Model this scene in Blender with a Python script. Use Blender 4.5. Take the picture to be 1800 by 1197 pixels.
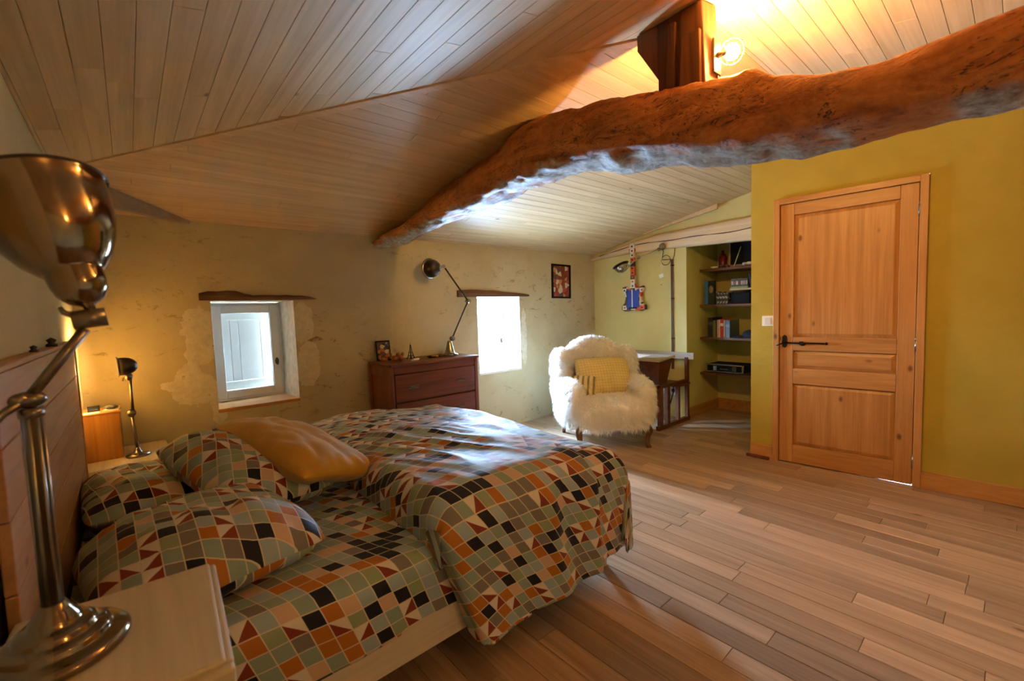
import bpy, bmesh, math, random
from mathutils import Vector, Matrix, noise
R = math.radians
rnd = random.Random(7)
for o in list(bpy.data.objects): bpy.data.objects.remove(o)
S = bpy.context.scene
COL = S.collection

# ------------------------------------------------------------------ camera, world, exposure
cam = bpy.data.objects.new('camera', bpy.data.cameras.new('camera'))
COL.objects.link(cam)
cam.data.sensor_width = 36.0
cam.data.lens = 775.0 / 1800.0 * 36.0
cam.data.clip_start = 0.02
cam.data.dof.use_dof = True
cam.data.dof.focus_distance = 3.6
cam.data.dof.aperture_fstop = 3.2
rot = Matrix(((0.75400403, 0.07203055, -0.65290851), (-0.65593947, 0.02968248, -0.75422965), (-0.03494763, 0.99696066, 0.06962839)))
cam.matrix_world = Matrix.Translation((0, 0, 1.287)) @ rot.to_4x4()
S.camera = cam

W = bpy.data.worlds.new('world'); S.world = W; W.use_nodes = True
wn = W.node_tree.nodes; wl = W.node_tree.links
wn.clear()
wo = wn.new('ShaderNodeOutputWorld'); wb = wn.new('ShaderNodeBackground')
tc = wn.new('ShaderNodeTexCoord'); sx = wn.new('ShaderNodeSeparateXYZ'); rp = wn.new('ShaderNodeValToRGB')
mp = wn.new('ShaderNodeMapRange')
mp.inputs[1].default_value = -1; mp.inputs[2].default_value = 1
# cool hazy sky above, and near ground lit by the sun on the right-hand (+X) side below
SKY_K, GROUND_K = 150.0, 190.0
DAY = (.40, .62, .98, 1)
def wmath(op, a, b):
    x = wn.new('ShaderNodeMath'); x.operation = op
    for i_, v_ in enumerate((a, b)):
        if isinstance(v_, float): x.inputs[i_].default_value = v_
        else: wl.new(v_, x.inputs[i_])
    return x.outputs[0]
def wrange(v, a, b, c, d, smooth=True):
    x = wn.new('ShaderNodeMapRange'); x.interpolation_type = 'SMOOTHSTEP' if smooth else 'LINEAR'; wl.new(v, x.inputs[0])
    for i_, q_ in enumerate((a, b, c, d)): x.inputs[i_ + 1].default_value = q_
    return x.outputs[0]
wl.new(tc.outputs['Generated'], sx.inputs[0])
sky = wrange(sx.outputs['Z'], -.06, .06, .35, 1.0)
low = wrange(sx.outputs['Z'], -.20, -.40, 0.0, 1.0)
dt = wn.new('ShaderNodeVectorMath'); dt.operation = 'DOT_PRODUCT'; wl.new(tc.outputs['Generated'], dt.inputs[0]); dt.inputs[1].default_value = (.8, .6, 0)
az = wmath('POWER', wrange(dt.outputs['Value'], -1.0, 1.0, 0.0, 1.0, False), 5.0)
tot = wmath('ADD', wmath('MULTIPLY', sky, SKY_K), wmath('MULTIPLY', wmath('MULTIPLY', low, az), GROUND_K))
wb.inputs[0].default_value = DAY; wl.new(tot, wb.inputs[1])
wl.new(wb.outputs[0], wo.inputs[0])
wn.remove(rp); wn.remove(mp)

def portal(name, loc, sx_, sz_):
    l = bpy.data.lights.new(name, 'AREA'); l.shape = 'RECTANGLE'; l.size = sx_; l.size_y = sz_
    l.cycles.is_portal = True
    o = bpy.data.objects.new(name, l); COL.objects.link(o); o.location = loc
    o.rotation_euler = (R(-90), 0, 0)           # faces into the room (-Y)
    return o
portal('daylight_portal', (3.03, 4.06, 1.03), 0.62, 0.84)
portal('daylight_portal', (0.70, 4.06, 1.03), 0.60, 0.84)

vs = S.view_settings
vs.view_transform = 'Standard'; vs.look = 'None'; vs.gamma = 1.0; vs.use_curve_mapping = False
vs.exposure = 1.5
SCONCE = 680.0
BEDLAMP = 1500.0
ADDED_PENDANT = 140.0  # emission of the lamp added behind the viewer as warm fill

# ------------------------------------------------------------------ node helpers
def lin(h):
    h = h.lstrip('#'); c = [int(h[i:i+2], 16) / 255 for i in (0, 2, 4)]
    return tuple(x / 12.92 if x <= 0.04045 else ((x + 0.055) / 1.055) ** 2.4 for x in c) + (1,)
def C3(c):
    return lin(c) if isinstance(c, str) else (tuple(c) + (1,) if len(c) == 3 else tuple(c))
class N:
    def __init__(s, name):
        s.m = bpy.data.materials.new(name); s.m.use_nodes = True
        s.t = s.m.node_tree; s.t.nodes.clear()
        s.out = s.t.nodes.new('ShaderNodeOutputMaterial')
        s.b = s.t.nodes.new('ShaderNodeBsdfPrincipled')
        s.L(s.b.outputs[0], s.out.inputs[0])
    def n(s, k, **kw):
        x = s.t.nodes.new('ShaderNode' + k)
        for a, v in kw.items(): setattr(x, a, v)
        return x
    def L(s, a, b): s.t.links.new(a, b)
    def put(s, sock, v):
        if hasattr(v, 'is_output') or isinstance(v, bpy.types.NodeSocket): s.L(v, sock)
        else: sock.default_value = v
    def math(s, op, a, b=0.0, c=0.0):
        x = s.n('Math', operation=op); s.put(x.inputs[0], a); s.put(x.inputs[1], b); s.put(x.inputs[2], c); return x.outputs[0]
    def mix(s, f, a, b, mode='MIX'):
        x = s.n('Mix', data_type='RGBA', blend_type=mode); s.put(x.inputs[0], f); s.put(x.inputs[6], a); s.put(x.inputs[7], b); return x.outputs[2]
    def noise(s, vec, scale, detail=4, rough=.55, dist=0):
        x = s.n('TexNoise'); s.L(vec, x.inputs['Vector']); x.inputs['Scale'].default_value = scale
        x.inputs['Detail'].default_value = detail; x.inputs['Roughness'].default_value = rough; x.inputs['Distortion'].default_value = dist
        return x.outputs[0]
    def ramp(s, f, stops, const=False):
        x = s.n('ValToRGB'); cr = x.color_ramp
        if const: cr.interpolation = 'CONSTANT'
        while len(cr.elements) < len(stops): cr.elements.new(0.5)
        for e, (p, c) in zip(cr.elements, stops):
            e.position = p; e.color = C3(c)
        s.L(f, x.inputs[0]); return x.outputs[0]
    def vec(s, src='world', scale=(1, 1, 1), rand=True):
        if src == 'world': v = s.n('NewGeometry').outputs['Position']
        else: v = s.n('TexCoord').outputs['Object']
        if rand:
            oi = s.n('ObjectInfo'); k = s.math('MULTIPLY', oi.outputs['Random'], 37.0)
            a = s.n('VectorMath', operation='ADD'); s.L(v, a.inputs[0]); s.L(k, a.inputs[1]); v = a.outputs[0]
        m = s.n('VectorMath', operation='MULTIPLY'); s.L(v, m.inputs[0]); m.inputs[1].default_value = scale
        return m.outputs[0]
    def bump(s, h, strength=.3, dist=.01):
        x = s.n('Bump'); s.L(h, x.inputs['Height']); x.inputs['Strength'].default_value = strength; x.inputs['Distance'].default_value = dist
        s.L(x.outputs[0], s.b.inputs['Normal'])
    def set(s, **kw):
        for k, v in kw.items(): s.put(s.b.inputs[k], v)
        return s

def plain(name, col, rough=.6, metal=0.0, var=.12, scale=20.0, bump=0.0, spec=.5, src='object'):
    k = N(name); v = k.vec(src)
    f = k.noise(v, scale)
    c = C3(col); d = tuple(x * (1 - var) for x in c[:3]) + (1,); e = tuple(min(1, x * (1 + var)) for x in c[:3]) + (1,)
    k.set(**{'Base Color': k.ramp(f, [(.3, d), (.7, e)]), 'Roughness': rough, 'Metallic': metal, 'Specular IOR Level': spec})
    if bump: k.bump(f, bump, .004)
    return k.m

def wood(name, dark, light, axis=0, rough=.5, scale=1.0, tint=.25, knots=0.0, bump=.15, src='world', knotcol='#4a2a12', spec=.4, fine=True, streak=.0):
    k = N(name)
    st = [26 * scale] * 3; st[axis] = 1.3 * scale
    v = k.vec(src, tuple(st))
    f = k.noise(v, 1.0, 5, .6, .6)
    st2 = [140 * scale] * 3; st2[axis] = 3.0 * scale
    f2 = k.noise(k.vec(src, tuple(st2)), 1.0, 2, .5)
    ff = k.math('ADD', k.math('MULTIPLY', f, .75), k.math('MULTIPLY', f2, .25))
    col = k.ramp(ff, [(.33, dark), (.68, light)])
    oi = k.n('ObjectInfo')
    t = k.math('ADD', 1 - tint, k.math('MULTIPLY', oi.outputs['Random'], 2 * tint))
    g = k.n('CombineXYZ'); k.L(t, g.inputs[0]); k.L(t, g.inputs[1]); k.L(t, g.inputs[2])
    col = k.mix(1.0, col, g.outputs[0], 'MULTIPLY')
    if knots:
        st3 = [6.5] * 3; st3[axis] = 3.6
        vo = k.n('TexVoronoi'); k.L(k.vec(src, tuple(st3)), vo.inputs['Vector']); vo.inputs['Scale'].default_value = 1.0
        sc = k.n('SeparateColor'); k.L(vo.outputs['Color'], sc.inputs[0])
        pick = k.math('LESS_THAN', sc.outputs[0], knots * 3.0)
        r = k.n('MapRange'); k.L(vo.outputs['Distance'], r.inputs[0]); r.inputs[1].default_value = .045; r.inputs[2].default_value = .11
        r.inputs[3].default_value = 1; r.inputs[4].default_value = 0
        col = k.mix(k.math('MULTIPLY', k.math('MULTIPLY', r.outputs[0], pick), .8), col, C3(knotcol))
    k.set(**{'Base Color': col, 'Roughness': rough, 'Specular IOR Level': spec})
    if bump: k.bump(ff, bump, .003)
    return k.m

def plaster(name, base, alt, stain, amount=.5, patches=None, pits=True, rough=.9):
    k = N(name); v = k.vec('world', (1, 1, 1), False)
    f = k.noise(v, 1.6, 6, .6, .3); f2 = k.noise(v, 9, 5, .65)
    col = k.ramp(f, [(.32, base), (.68, alt)])
    if pits:
        m = k.n('VectorMath', operation='MULTIPLY'); k.L(v, m.inputs[0]); m.inputs[1].default_value = (1, 1, 1.9)
        f3 = k.noise(m.outputs[0], 7.5, 6, .72, .8)
        pit = k.ramp(f3, [(.575, (0, 0, 0)), (.66, (1, 1, 1))])
        f4 = k.ramp(k.noise(v, 1.1, 3), [(.44, (0, 0, 0)), (.62, (1, 1, 1))])
        pm = k.math('MULTIPLY', k.math('MULTIPLY', pit, f4), amount)
        col = k.mix(pm, col, C3(stain))
    h = k.math('ADD', f2, k.math('MULTIPLY', f, .6))
    if patches:
        sep = k.n('SeparateXYZ'); k.L(v, sep.inputs[0]); tot = None
        wob = k.math('MULTIPLY', k.math('SUBTRACT', k.noise(v, 6.5, 4, .6), .5), .42)
        for (cx, cz, rx, rz) in patches:
            a = k.math('DIVIDE', k.math('SUBTRACT', sep.outputs[0], cx), rx); b = k.math('DIVIDE', k.math('SUBTRACT', sep.outputs[2], cz), rz)
            d = k.math('SQRT', k.math('ADD', k.math('MULTIPLY', a, a), k.math('MULTIPLY', b, b)))
            d = k.math('ADD', d, k.math('MULTIPLY', wob, 4.2))
            q = k.math('LESS_THAN', d, 1.0); tot = q if tot is None else k.math('MAXIMUM', tot, q)
        pc = k.ramp(k.noise(v, 22, 5, .7), [(.35, '#cfc3a8'), (.62, '#e6dcc6'), (.75, '#9d8762')])
        col = k.mix(k.math('MULTIPLY', tot, .65), col, pc)
        h = k.math('ADD', h, k.math('MULTIPLY', tot, .9))
    k.set(**{'Base Color': col, 'Roughness': rough, 'Specular IOR Level': .15}); k.bump(h, .35, .012)
    return k.m

def quilt(name, cell=.075, shear=.30):
    k = N(name); uv = k.n('UVMap').outputs[0]
    sp = k.n('SeparateXYZ'); k.L(uv, sp.inputs[0])
    u = k.math('DIVIDE', k.math('ADD', sp.outputs[0], k.math('MULTIPLY', sp.outputs[1], shear)), cell)
    w = k.math('DIVIDE', sp.outputs[1], cell)
    iu, iv = k.math('FLOOR', u), k.math('FLOOR', w); fu, fv = k.math('FRACT', u), k.math('FRACT', w)
    cv = k.n('CombineXYZ'); k.L(iu, cv.inputs[0]); k.L(iv, cv.inputs[1])
    wn_ = k.n('TexWhiteNoise', noise_dimensions='2D'); k.L(cv.outputs[0], wn_.inputs['Vector'])
    sc = k.n('SeparateColor'); k.L(wn_.outputs['Color'], sc.inputs[0])
    pal = k.ramp(sc.outputs[0], [(0, '#0f1220'), (.17, '#b4701f'), (.31, '#8fa395'), (.50, '#9fb2b6'), (.67, '#7f7a72'), (.82, '#cfae90'), (.91, '#94a480')], True)
    tri = k.math('GREATER_THAN', k.math('ADD', fu, fv), 1.0)
    tri2 = k.math('GREATER_THAN', fv, fu)
    tt = k.math('ADD', k.math('MULTIPLY', tri, k.math('GREATER_THAN', sc.outputs[2], .5)), k.math('MULTIPLY', tri2, k.math('LESS_THAN', sc.outputs[2], .5)))
    tcol = k.mix(tt, C3('#84351c'), C3('#e0d8c8'))
    col = k.mix(k.math('GREATER_THAN', sc.outputs[1], .80), pal, tcol)
    e = k.math('MINIMUM', k.math('MINIMUM', fu, k.math('SUBTRACT', 1, fu)), k.math('MINIMUM', fv, k.math('SUBTRACT', 1, fv)))
    col = k.mix(k.math('LESS_THAN', e, .032), col, C3('#dccfb4'))
    k.set(**{'Base Color': col, 'Roughness': .6, 'Specular IOR Level': .32, 'Sheen Weight': .1})
    k.bump(k.noise(k.vec('world', (1, 1, 1), False), 420, 2), .12, .001)
    return k.m

def emis(name, col, st):
    k = N(name); k.set(**{'Base Color': C3(col), 'Emission Color': C3(col), 'Emission Strength': st}); return k.m
def glass(name):
    k = N(name); k.t.nodes.remove(k.b)
    a = k.n('BsdfTransparent'); a.inputs[0].default_value = (.96, .98, .98, 1)
    b = k.n('BsdfGlossy'); b.inputs['Roughness'].default_value = .03; m = k.n('MixShader'); m.inputs[0].default_value = .05; k.L(a.outputs[0], m.inputs[1]); k.L(b.outputs[0], m.inputs[2]); k.L(m.outputs[0], k.out.inputs[0]); return k.m

# ------------------------------------------------------------------ geometry helpers
class G:
    def __init__(s): s.v = []; s.f = []; s.sm = []; s.uv = {}
    def add(s, vs, fs, smooth=False, T=None):
        o = len(s.v)
        s.v += [tuple(T @ Vector(p)) if T else tuple(p) for p in vs]
        for f in fs: s.f.append(tuple(i + o for i in f)); s.sm.append(smooth)
        return s
    def box(s, a, b, T=None):
        x0, y0, z0 = a; x1, y1, z1 = b
        if x0 > x1: x0, x1 = x1, x0
        if y0 > y1: y0, y1 = y1, y0
        if z0 > z1: z0, z1 = z1, z0
        vs = [(x0, y0, z0), (x1, y0, z0), (x1, y1, z0), (x0, y1, z0), (x0, y0, z1), (x1, y0, z1), (x1, y1, z1), (x0, y1, z1)]
        return s.add(vs, [(3, 2, 1, 0), (4, 5, 6, 7), (0, 1, 5, 4), (1, 2, 6, 5), (2, 3, 7, 6), (3, 0, 4, 7)], False, T)
    def quad(s, a, b, c, d): return s.add([a, b, c, d], [(0, 1, 2, 3)])
    def hexa(s, lo, hi):   # bottom ring (4), top ring (4)
        return s.add(list(lo) + list(hi), [(3, 2, 1, 0), (4, 5, 6, 7), (0, 1, 5, 4), (1, 2, 6, 5), (2, 3, 7, 6), (3, 0, 4, 7)])
    def lathe(s, prof, n=24, T=None, smooth=True, cap=True):
        vs = []; fs = []
        for r, z in prof:
            for i in range(n):
                a = 2 * math.pi * i / n; vs.append((r * math.cos(a), r * math.sin(a), z))
        for j in range(len(prof) - 1):
            for i in range(n):
                k = (i + 1) % n; fs.append((j * n + i, j * n + k, (j + 1) * n + k, (j + 1) * n + i))
        if prof[0][0] > 1e-6: fs.append(tuple(range(n - 1, -1, -1))) if cap else None
        if prof[-1][0] > 1e-6: fs.append(tuple((len(prof) - 1) * n + i for i in range(n))) if cap else None
        return s.add(vs, fs, smooth, T)
    def tube(s, pts, r, n=10, T=None, cap=True, smooth=True):
        pts = [Vector(p) for p in pts]; rr = r if isinstance(r, (list, tuple)) else [r] * len(pts)
        vs = []; fs = []; up = None
        for i, p in enumerate(pts):
            d = (pts[min(i + 1, len(pts) - 1)] - pts[max(i - 1, 0)]).normalized()
            if up is None:
                up = Vector((0, 0, 1)) if abs(d.z) < .9 else Vector((1, 0, 0))
            a = d.cross(up)
            if a.length < 1e-5: a = d.cross(Vector((0, 1, 0)))
            a.normalize(); b = a.cross(d).normalized(); up = b
            for k in range(n):
                t = 2 * math.pi * k / n; vs.append(p + (a * math.cos(t) + b * math.sin(t)) * rr[i])
        for j in range(len(pts) - 1):
            for k in range(n):
                q = (k + 1) % n; fs.append((j * n + k, j * n + q, (j + 1) * n + q, (j + 1) * n + k))
        if cap: fs.append(tuple(range(n - 1, -1, -1))); fs.append(tuple((len(pts) - 1) * n + k for k in range(n)))
        return s.add(vs, fs, smooth, T)
    def cyl(s, a, b, r, r2=None, n=16): return s.tube([a, b], [r, r if r2 is None else r2], n, smooth=True)
    def ball(s, c, r, n=14, sc=(1, 1, 1)):
        m = n // 2; vs = []; fs = []
        for j in range(m + 1):
            th = math.pi * j / m
            for i in range(n):
                a = 2 * math.pi * i / n
                vs.append((c[0] + r * sc[0] * math.sin(th) * math.cos(a), c[1] + r * sc[1] * math.sin(th) * math.sin(a), c[2] + r * sc[2] * math.cos(th)))
        for j in range(m):
            for i in range(n):
                k = (i + 1) % n; fs.append((j * n + i, (j + 1) * n + i, (j + 1) * n + k, j * n + k))
        return s.add(vs, fs, True)
    def prism(s, poly, d0, d1, fn):  # poly 2-D, fn(u,v,d)->xyz
        n = len(poly)
        vs = [fn(u, v, d0) for u, v in poly] + [fn(u, v, d1) for u, v in poly]
        fs = [tuple(range(n - 1, -1, -1)), tuple(range(n, 2 * n))] + [(i, (i + 1) % n, n + (i + 1) % n, n + i) for i in range(n)]
        return s.add(vs, fs)
    def obj(s, name, mat, parent=None, bev=0.0, uv=None, seg=2, auto=True):
        me = bpy.data.meshes.new(name); me.from_pydata(s.v, [], s.f); me.validate()
        if len(me.polygons) == len(s.sm): me.polygons.foreach_set('use_smooth', s.sm)
        bm = bmesh.new(); bm.from_mesh(me); bmesh.ops.remove_doubles(bm, verts=bm.verts, dist=1e-6)
        bmesh.ops.recalc_face_normals(bm, faces=bm.faces); bm.to_mesh(me); bm.free()
        if mat: me.materials.append(mat)
        o = bpy.data.objects.new(name, me); COL.objects.link(o)
        if parent: o.parent = parent
        if bev:
            b = o.modifiers.new('bevel', 'BEVEL'); b.width = bev; b.segments = seg; b.limit_method = 'ANGLE'; b.angle_limit = R(35)
        return o
def raw(name, verts, faces, mat, parent=None, smooth=True, uvs=None):
    me = bpy.data.meshes.new(name); me.from_pydata(verts, [], faces)
    me.polygons.foreach_set('use_smooth', [smooth] * len(me.polygons))
    if uvs:
        l = me.uv_layers.new(name='UVMap')
        for i, lp in enumerate(me.loops): l.data[i].uv = uvs[lp.vertex_index]
    if mat: me.materials.append(mat)
    o = bpy.data.objects.new(name, me); COL.objects.link(o)
    if parent: o.parent = parent
    return o
def tag(o, label, cat, group=None):
    o['label'] = label; o['category'] = cat
    if group: o['group'] = group
    return o
def thing(name, label, cat, loc=(0, 0, 0), rz=0.0, group=None):
    o = bpy.data.objects.new(name, None); COL.objects.link(o); o.empty_display_size = .1
    o.location = loc; o.rotation_euler = (0, 0, rz); return tag(o, label, cat, group)
def struct(o, label):
    o['kind'] = 'structure'; o['label'] = label; return o
def sroot(name, label):
    o = bpy.data.objects.new(name, None); COL.objects.link(o); return struct(o, label)
def clip(poly, a, b, c):      # keep a*x+b*y<=c
    out = []
    for i in range(len(poly)):
        p, q = poly[i], poly[(i + 1) % len(poly)]
        fp, fq = a * p[0] + b * p[1] - c, a * q[0] + b * q[1] - c
        if fp <= 0: out.append(p)
        if fp * fq < 0:
            t = fp / (fp - fq); out.append((p[0] + t * (q[0] - p[0]), p[1] + t * (q[1] - p[1])))
    return out
def inset(poly, d):
    n = len(poly); area = sum(poly[i][0] * poly[(i + 1) % n][1] - poly[(i + 1) % n][0] * poly[i][1] for i in range(n))
    sg = 1 if area > 0 else -1; L = []
    for i in range(n):
        p, q = poly[i], poly[(i + 1) % n]; ex, ey = q[0] - p[0], q[1] - p[1]; l = math.hypot(ex, ey) or 1e-9
        nx, ny = -ey / l * sg, ex / l * sg; L.append((p[0] + nx * d, p[1] + ny * d, ex / l, ey / l))
    out = []
    for i in range(n):
        x1, y1, a1, b1 = L[i - 1]; x2, y2, a2, b2 = L[i]; den = a1 * b2 - b1 * a2
        if abs(den) < 1e-6: out.append((x2, y2)); continue
        t = ((x2 - x1) * b2 - (y2 - y1) * a2) / den; out.append((x1 + a1 * t, y1 + b1 * t))
    return out
def parea(p): return abs(sum(p[i][0] * p[(i + 1) % len(p)][1] - p[(i + 1) % len(p)][0] * p[i][1] for i in range(len(p)))) / 2
def board(name, poly, zf, sgn, mat, parent, th=.012, gap=.0006, ch=.0012):
    """a board whose visible face lies on z=zf(x,y); sgn=+1 body above the face (ceiling), -1 below (floor)"""
    # drop degenerate edges
    P = [p for i, p in enumerate(poly) if math.hypot(p[0] - poly[i - 1][0], p[1] - poly[i - 1][1]) > .004]
    if len(P) < 3 or parea(P) < .002: return None
    P0 = inset(P, gap); P1 = inset(P, gap + ch); n = len(P)
    vs = [(x, y, zf(x, y)) for x, y in P1] + [(x, y, zf(x, y) + sgn * ch) for x, y in P0] + [(x, y, zf(x, y) + sgn * th) for x, y in P0]
    fs = [tuple(range(n)), tuple(2 * n + i for i in range(n - 1, -1, -1))]
    for k in (0, n):
        fs += [(k + i, k + (i + 1) % n, k + n + (i + 1) % n, k + n + i) for i in range(n)]
    g = G(); g.add(vs, fs); return g.obj(name, mat, parent)
def rows(lo, hi, wdt): 
    k = math.floor(lo / wdt); out = []
    while k * wdt < hi: out.append((k * wdt, (k + 1) * wdt)); k += 1
    return out
def splits(a, b, lmin, lmax, r):
    p = a - r.uniform(0, lmax * .7); out = []
    while p < b:
        q = p + r.uniform(lmin, lmax)
        if b - q < .25: q = b
        if q > a: out.append((max(p, a), min(q, b)))
        p = q
    return out

# ------------------------------------------------------------------ materials
M = {}
M['floor'] = wood('oak_floor', '#8a6f55', '#b39677', 1, .30, 1, .26, .05, .10, knotcol='#5a3315')
M['under'] = plain('dark_gap', '#2a1a0e', .9)
M['ceil_y'] = wood('ceiling_pale_wood_y', '#bf9f70', '#dcbe8e', 1, .55, .7, .05, .10, .08, knotcol='#5c4630')
M['ceil_x'] = wood('ceiling_pale_wood_x', '#bf9c6e', '#dcbb8c', 0, .55, .7, .05, .10, .08, knotcol='#5c4630')
M['wall_back'] = plaster('old_lime_plaster', '#b5a681', '#c6b894', '#5d4a2e', .75,
    [(.36, 1.16, .10, .19), (.30, .84, .13, .15), (.44, .68, .05, .14), (1.03, 1.22, .08, .17), (1.05, .92, .08, .2), (3.38, 1.0, .05, .3)])
M['yellow'] = plaster('yellow_lime_wall', '#a89338', '#b6a145', '#8a7430', .0, None, False)
M['nook'] = plaster('pale_nook_wall', '#c4b573', '#d0c385', '#8a7430', .0, None, False)
M['left'] = plaster('pale_yellow_wall', '#c2b488', '#cfc29a', '#8a7430', .0, None, False)
M['white'] = plain('white_paint', '#d8d3c6', .5, var=.04, scale=6)
M['pvc'] = plain('white_window_paint', '#dcd8d0', .4, var=.02, scale=6)
M['stone'] = plain('limewashed_stone', '#cfc4ac', .9, var=.18, scale=18, bump=.5, src='world')
M['pine_z'] = wood('pine_upright', '#a06a30', '#c58f50', 2, .42, .7, .05, .30, .08, knotcol='#5a2c10')
M['pine_y'] = wood('pine_level', '#a06a30', '#c58f50', 1, .42, .7, .05, .12, .08, knotcol='#6a3814')
M['pine_x'] = wood('pine_cross', '#a06a30', '#c58f50', 0, .42, .7, .05, .12, .08, knotcol='#6a3814')
M['darkwood'] = wood('dark_old_timber', '#3a1f0e', '#7a4720', 2, .6, .6, .1, 0, .4)
M['lintel'] = wood('old_lintel_timber', '#3a2416', '#7a5334', 0, .8, .8, .1, 0, .6)
M['redwood_x'] = wood('mahogany_x', '#4d2210', '#7d4020', 0, .4, .7, .05, 0, .1)
M['redwood_z'] = wood('mahogany_z', '#4d2210', '#7d4020', 2, .4, .7, .05, 0, .1)
M['deskwood'] = wood('desk_walnut', '#4a2612', '#74401f', 0, .45, .8, .06, 0, .1)
M['greyoak'] = wood('weathered_grey_oak', '#9a8d7c', '#b8ab98', 1, .7, .8, .06, 0, .15)
M['logwood'] = wood('honey_log_wood', '#9c5f22', '#cf9344', 2, .45, .45, .05, 0, .08)
M['shelf'] = wood('dark_shelf_wood', '#4a2c16', '#6d4524', 1, .4, .8, .05, 0, .08)
M['iron'] = plain('black_iron', '#1c1612', .5, .7, .2, 40)
M['steel'] = plain('brushed_steel', '#9a938a', .28, 1, .08, 60)
M['bronze'] = plain('smoked_nickel', '#8a7a64', .12, 1, .05, 30)
M['bronze2'] = plain('brushed_nickel', '#83786a', .3, 1, .08, 60)
M['lampdark'] = plain('dark_lamp_enamel', '#3d332b', .35, .6, .1, 30)
M['inner'] = plain('lamp_reflector_white', '#e8e0cc', .4, 0, .02)
M['silver'] = plain('silver_lamp', '#a9a69f', .22, 1, .05, 40)
M['glass'] = glass('window_glass')
M['quilt'] = quilt('patchwork_cotton', .047, .30)
M['quilt2'] = quilt('patchwork_cotton_sheet', .051, .35)
M['velvet'] = plain('mustard_velvet', '#c08f16', .75, 0, .12, 9, .1)
M['velvet'].node_tree.nodes['Principled BSDF'].inputs['Sheen Weight'].default_value = .4
M['bedwhite'] = wood('whitewashed_bed_wood', '#c9bba4', '#e0d4be', 0, .6, .8, .03, 0, .06)
M['head'] = wood('headboard_pine', '#94683c', '#b8885a', 1, .5, .7, .08, .1, .08, knotcol='#7a4a22')
M['nightwhite'] = wood('cream_patina_wood', '#b8a47c', '#d6c59e', 1, .55, .5, .03, .06, .1, knotcol='#8a7146')
M['fur'] = plain('cream_fur', '#fdf9f0', .85, 0, .03, 12)
kf = N('cream_fur_strands'); tr_ = kf.n('BsdfTranslucent'); df_ = kf.n('BsdfDiffuse'); mx_ = kf.n('MixShader'); mx_.inputs[0].default_value = .45
for q_ in (tr_, df_): q_.inputs[0].default_value = (.96, .93, .87, 1)
kf.L(df_.outputs[0], mx_.inputs[1]); kf.L(tr_.outputs[0], mx_.inputs[2]); kf.L(mx_.outputs[0], kf.out.inputs[0]); M['strand'] = kf.m
M['black'] = plain('matt_black', '#121215', .7, spec=.15)
M['rubber'] = plain('grey_rubber', '#4a4a4c', .6)
M['paper'] = plain('white_paper', '#e6e2d8', .8, var=.03)
M['cord'] = plain('cloth_cord', '#7d5a36', .8)
M['cream'] = plain('cream_plastic', '#ebe5d2', .35, var=.02)

# ------------------------------------------------------------------ the shell
XL, YB, YF = -0.24, 3.692, -1.84          # left wall, back wall, front wall
NX, NB = 4.66, 5.42                         # nook wall, niche back
NY = 2.42                                   # niche side
RY = .93                                    # ridge
HIP = 2.945
def zfar(x, y): return 1.96 + .2 * (YB - y)
def znear(x, y): return 1.96 + .2 * (YB - HIP) + .2 * x
def zfront(x, y): return zfar(0, RY) - .2 * (RY - y)
P_W = ((3.862, 1.45), (3.962, -.05))        # door wall line
dwx = (P_W[1][0] - P_W[0][0]) / (P_W[1][1] - P_W[0][1])
def wx(y): return P_W[0][0] + dwx * (y - P_W[0][1])

# floor
g = G(); g.box((XL - .1, YF - .1, -.05), (NB + .1, YB + .1, -.014))
floor = struct(g.obj('floor', M['under']), 'honey oak strip parquet floor running towards the back wall')
r = random.Random(3)
pk = 0
for (a, b) in rows(XL, NB, .101):
    ya = -.35 if a < 3.9 else 1.42
    yb = YB + .005 if a < NX - .05 else NY + .01
    for (c, d) in splits(ya, yb, .45, 1.25, r):
        pk += 1
        if pk > 299: break
        board('plank', [(a, c), (b, c), (b, d), (a, d)], lambda x, y: 0.0, -1, M['floor'], floor, .012, .0006, .0018)
g = G(); g.box((XL, YF, -.013), (4.1, -.352, 0))
o = g.obj('floor_rest', M['floor'], floor); o['kind'] = 'stuff'

# ceiling
g = G()
e = .03
g.quad((XL - .1, 3.2, zfar(0, 3.2) + e), (XL - .1, YB + .1, zfar(0, YB + .1) + e), (NB + .2, YB + .1, zfar(0, YB + .1) + e), (NB + .2, 3.2, zfar(0, 3.2) + e))
g.quad((XL - .1, RY, zfar(0, RY) + e), (XL - .1, 3.2, zfar(0, 3.2) + e), (NB + .2, 3.2, zfar(0, 3.2) + e), (NB + .2, RY, zfar(0, RY) + e))
g.quad((XL - .1, YF - .1, zfront(0, YF - .1) + e), (XL - .1, RY, zfront(0, RY) + e), (NB + .2, RY, zfront(0, RY) + e), (NB + .2, YF - .1, zfront(0, YF - .1) + e))
g.add([(XL - .1, YF - .1, znear(XL - .1, 0) + .02), (HIP - RY, RY, znear(HIP - RY, 0) + .02), (XL - .1, YB + .1, znear(XL - .1, 0) + .02)], [(0, 1, 2)])
ceil = struct(g.obj('ceiling', M['under']), 'pale boarded hipped ceiling under the low roof')
r = random.Random(11)
def keep(poly, cons):
    for c in cons:
        if len(poly) >= 3: poly = clip(poly, *c)
    return poly
for (a, b) in rows(RY, YB + .02, .0755):                 # far slope, boards parallel to the back wall
    for (c, d) in splits(XL, NB, 1.1, 2.4, r):
        p = keep([(c, a), (d, a), (d, b), (c, b)], [(-1, -1, -HIP), (0, -1, -RY), (0, 1, YB + .01)])
        if len(p) >= 3: board('ceiling_board', p, zfar, 1, M['ceil_x'], ceil)
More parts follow.
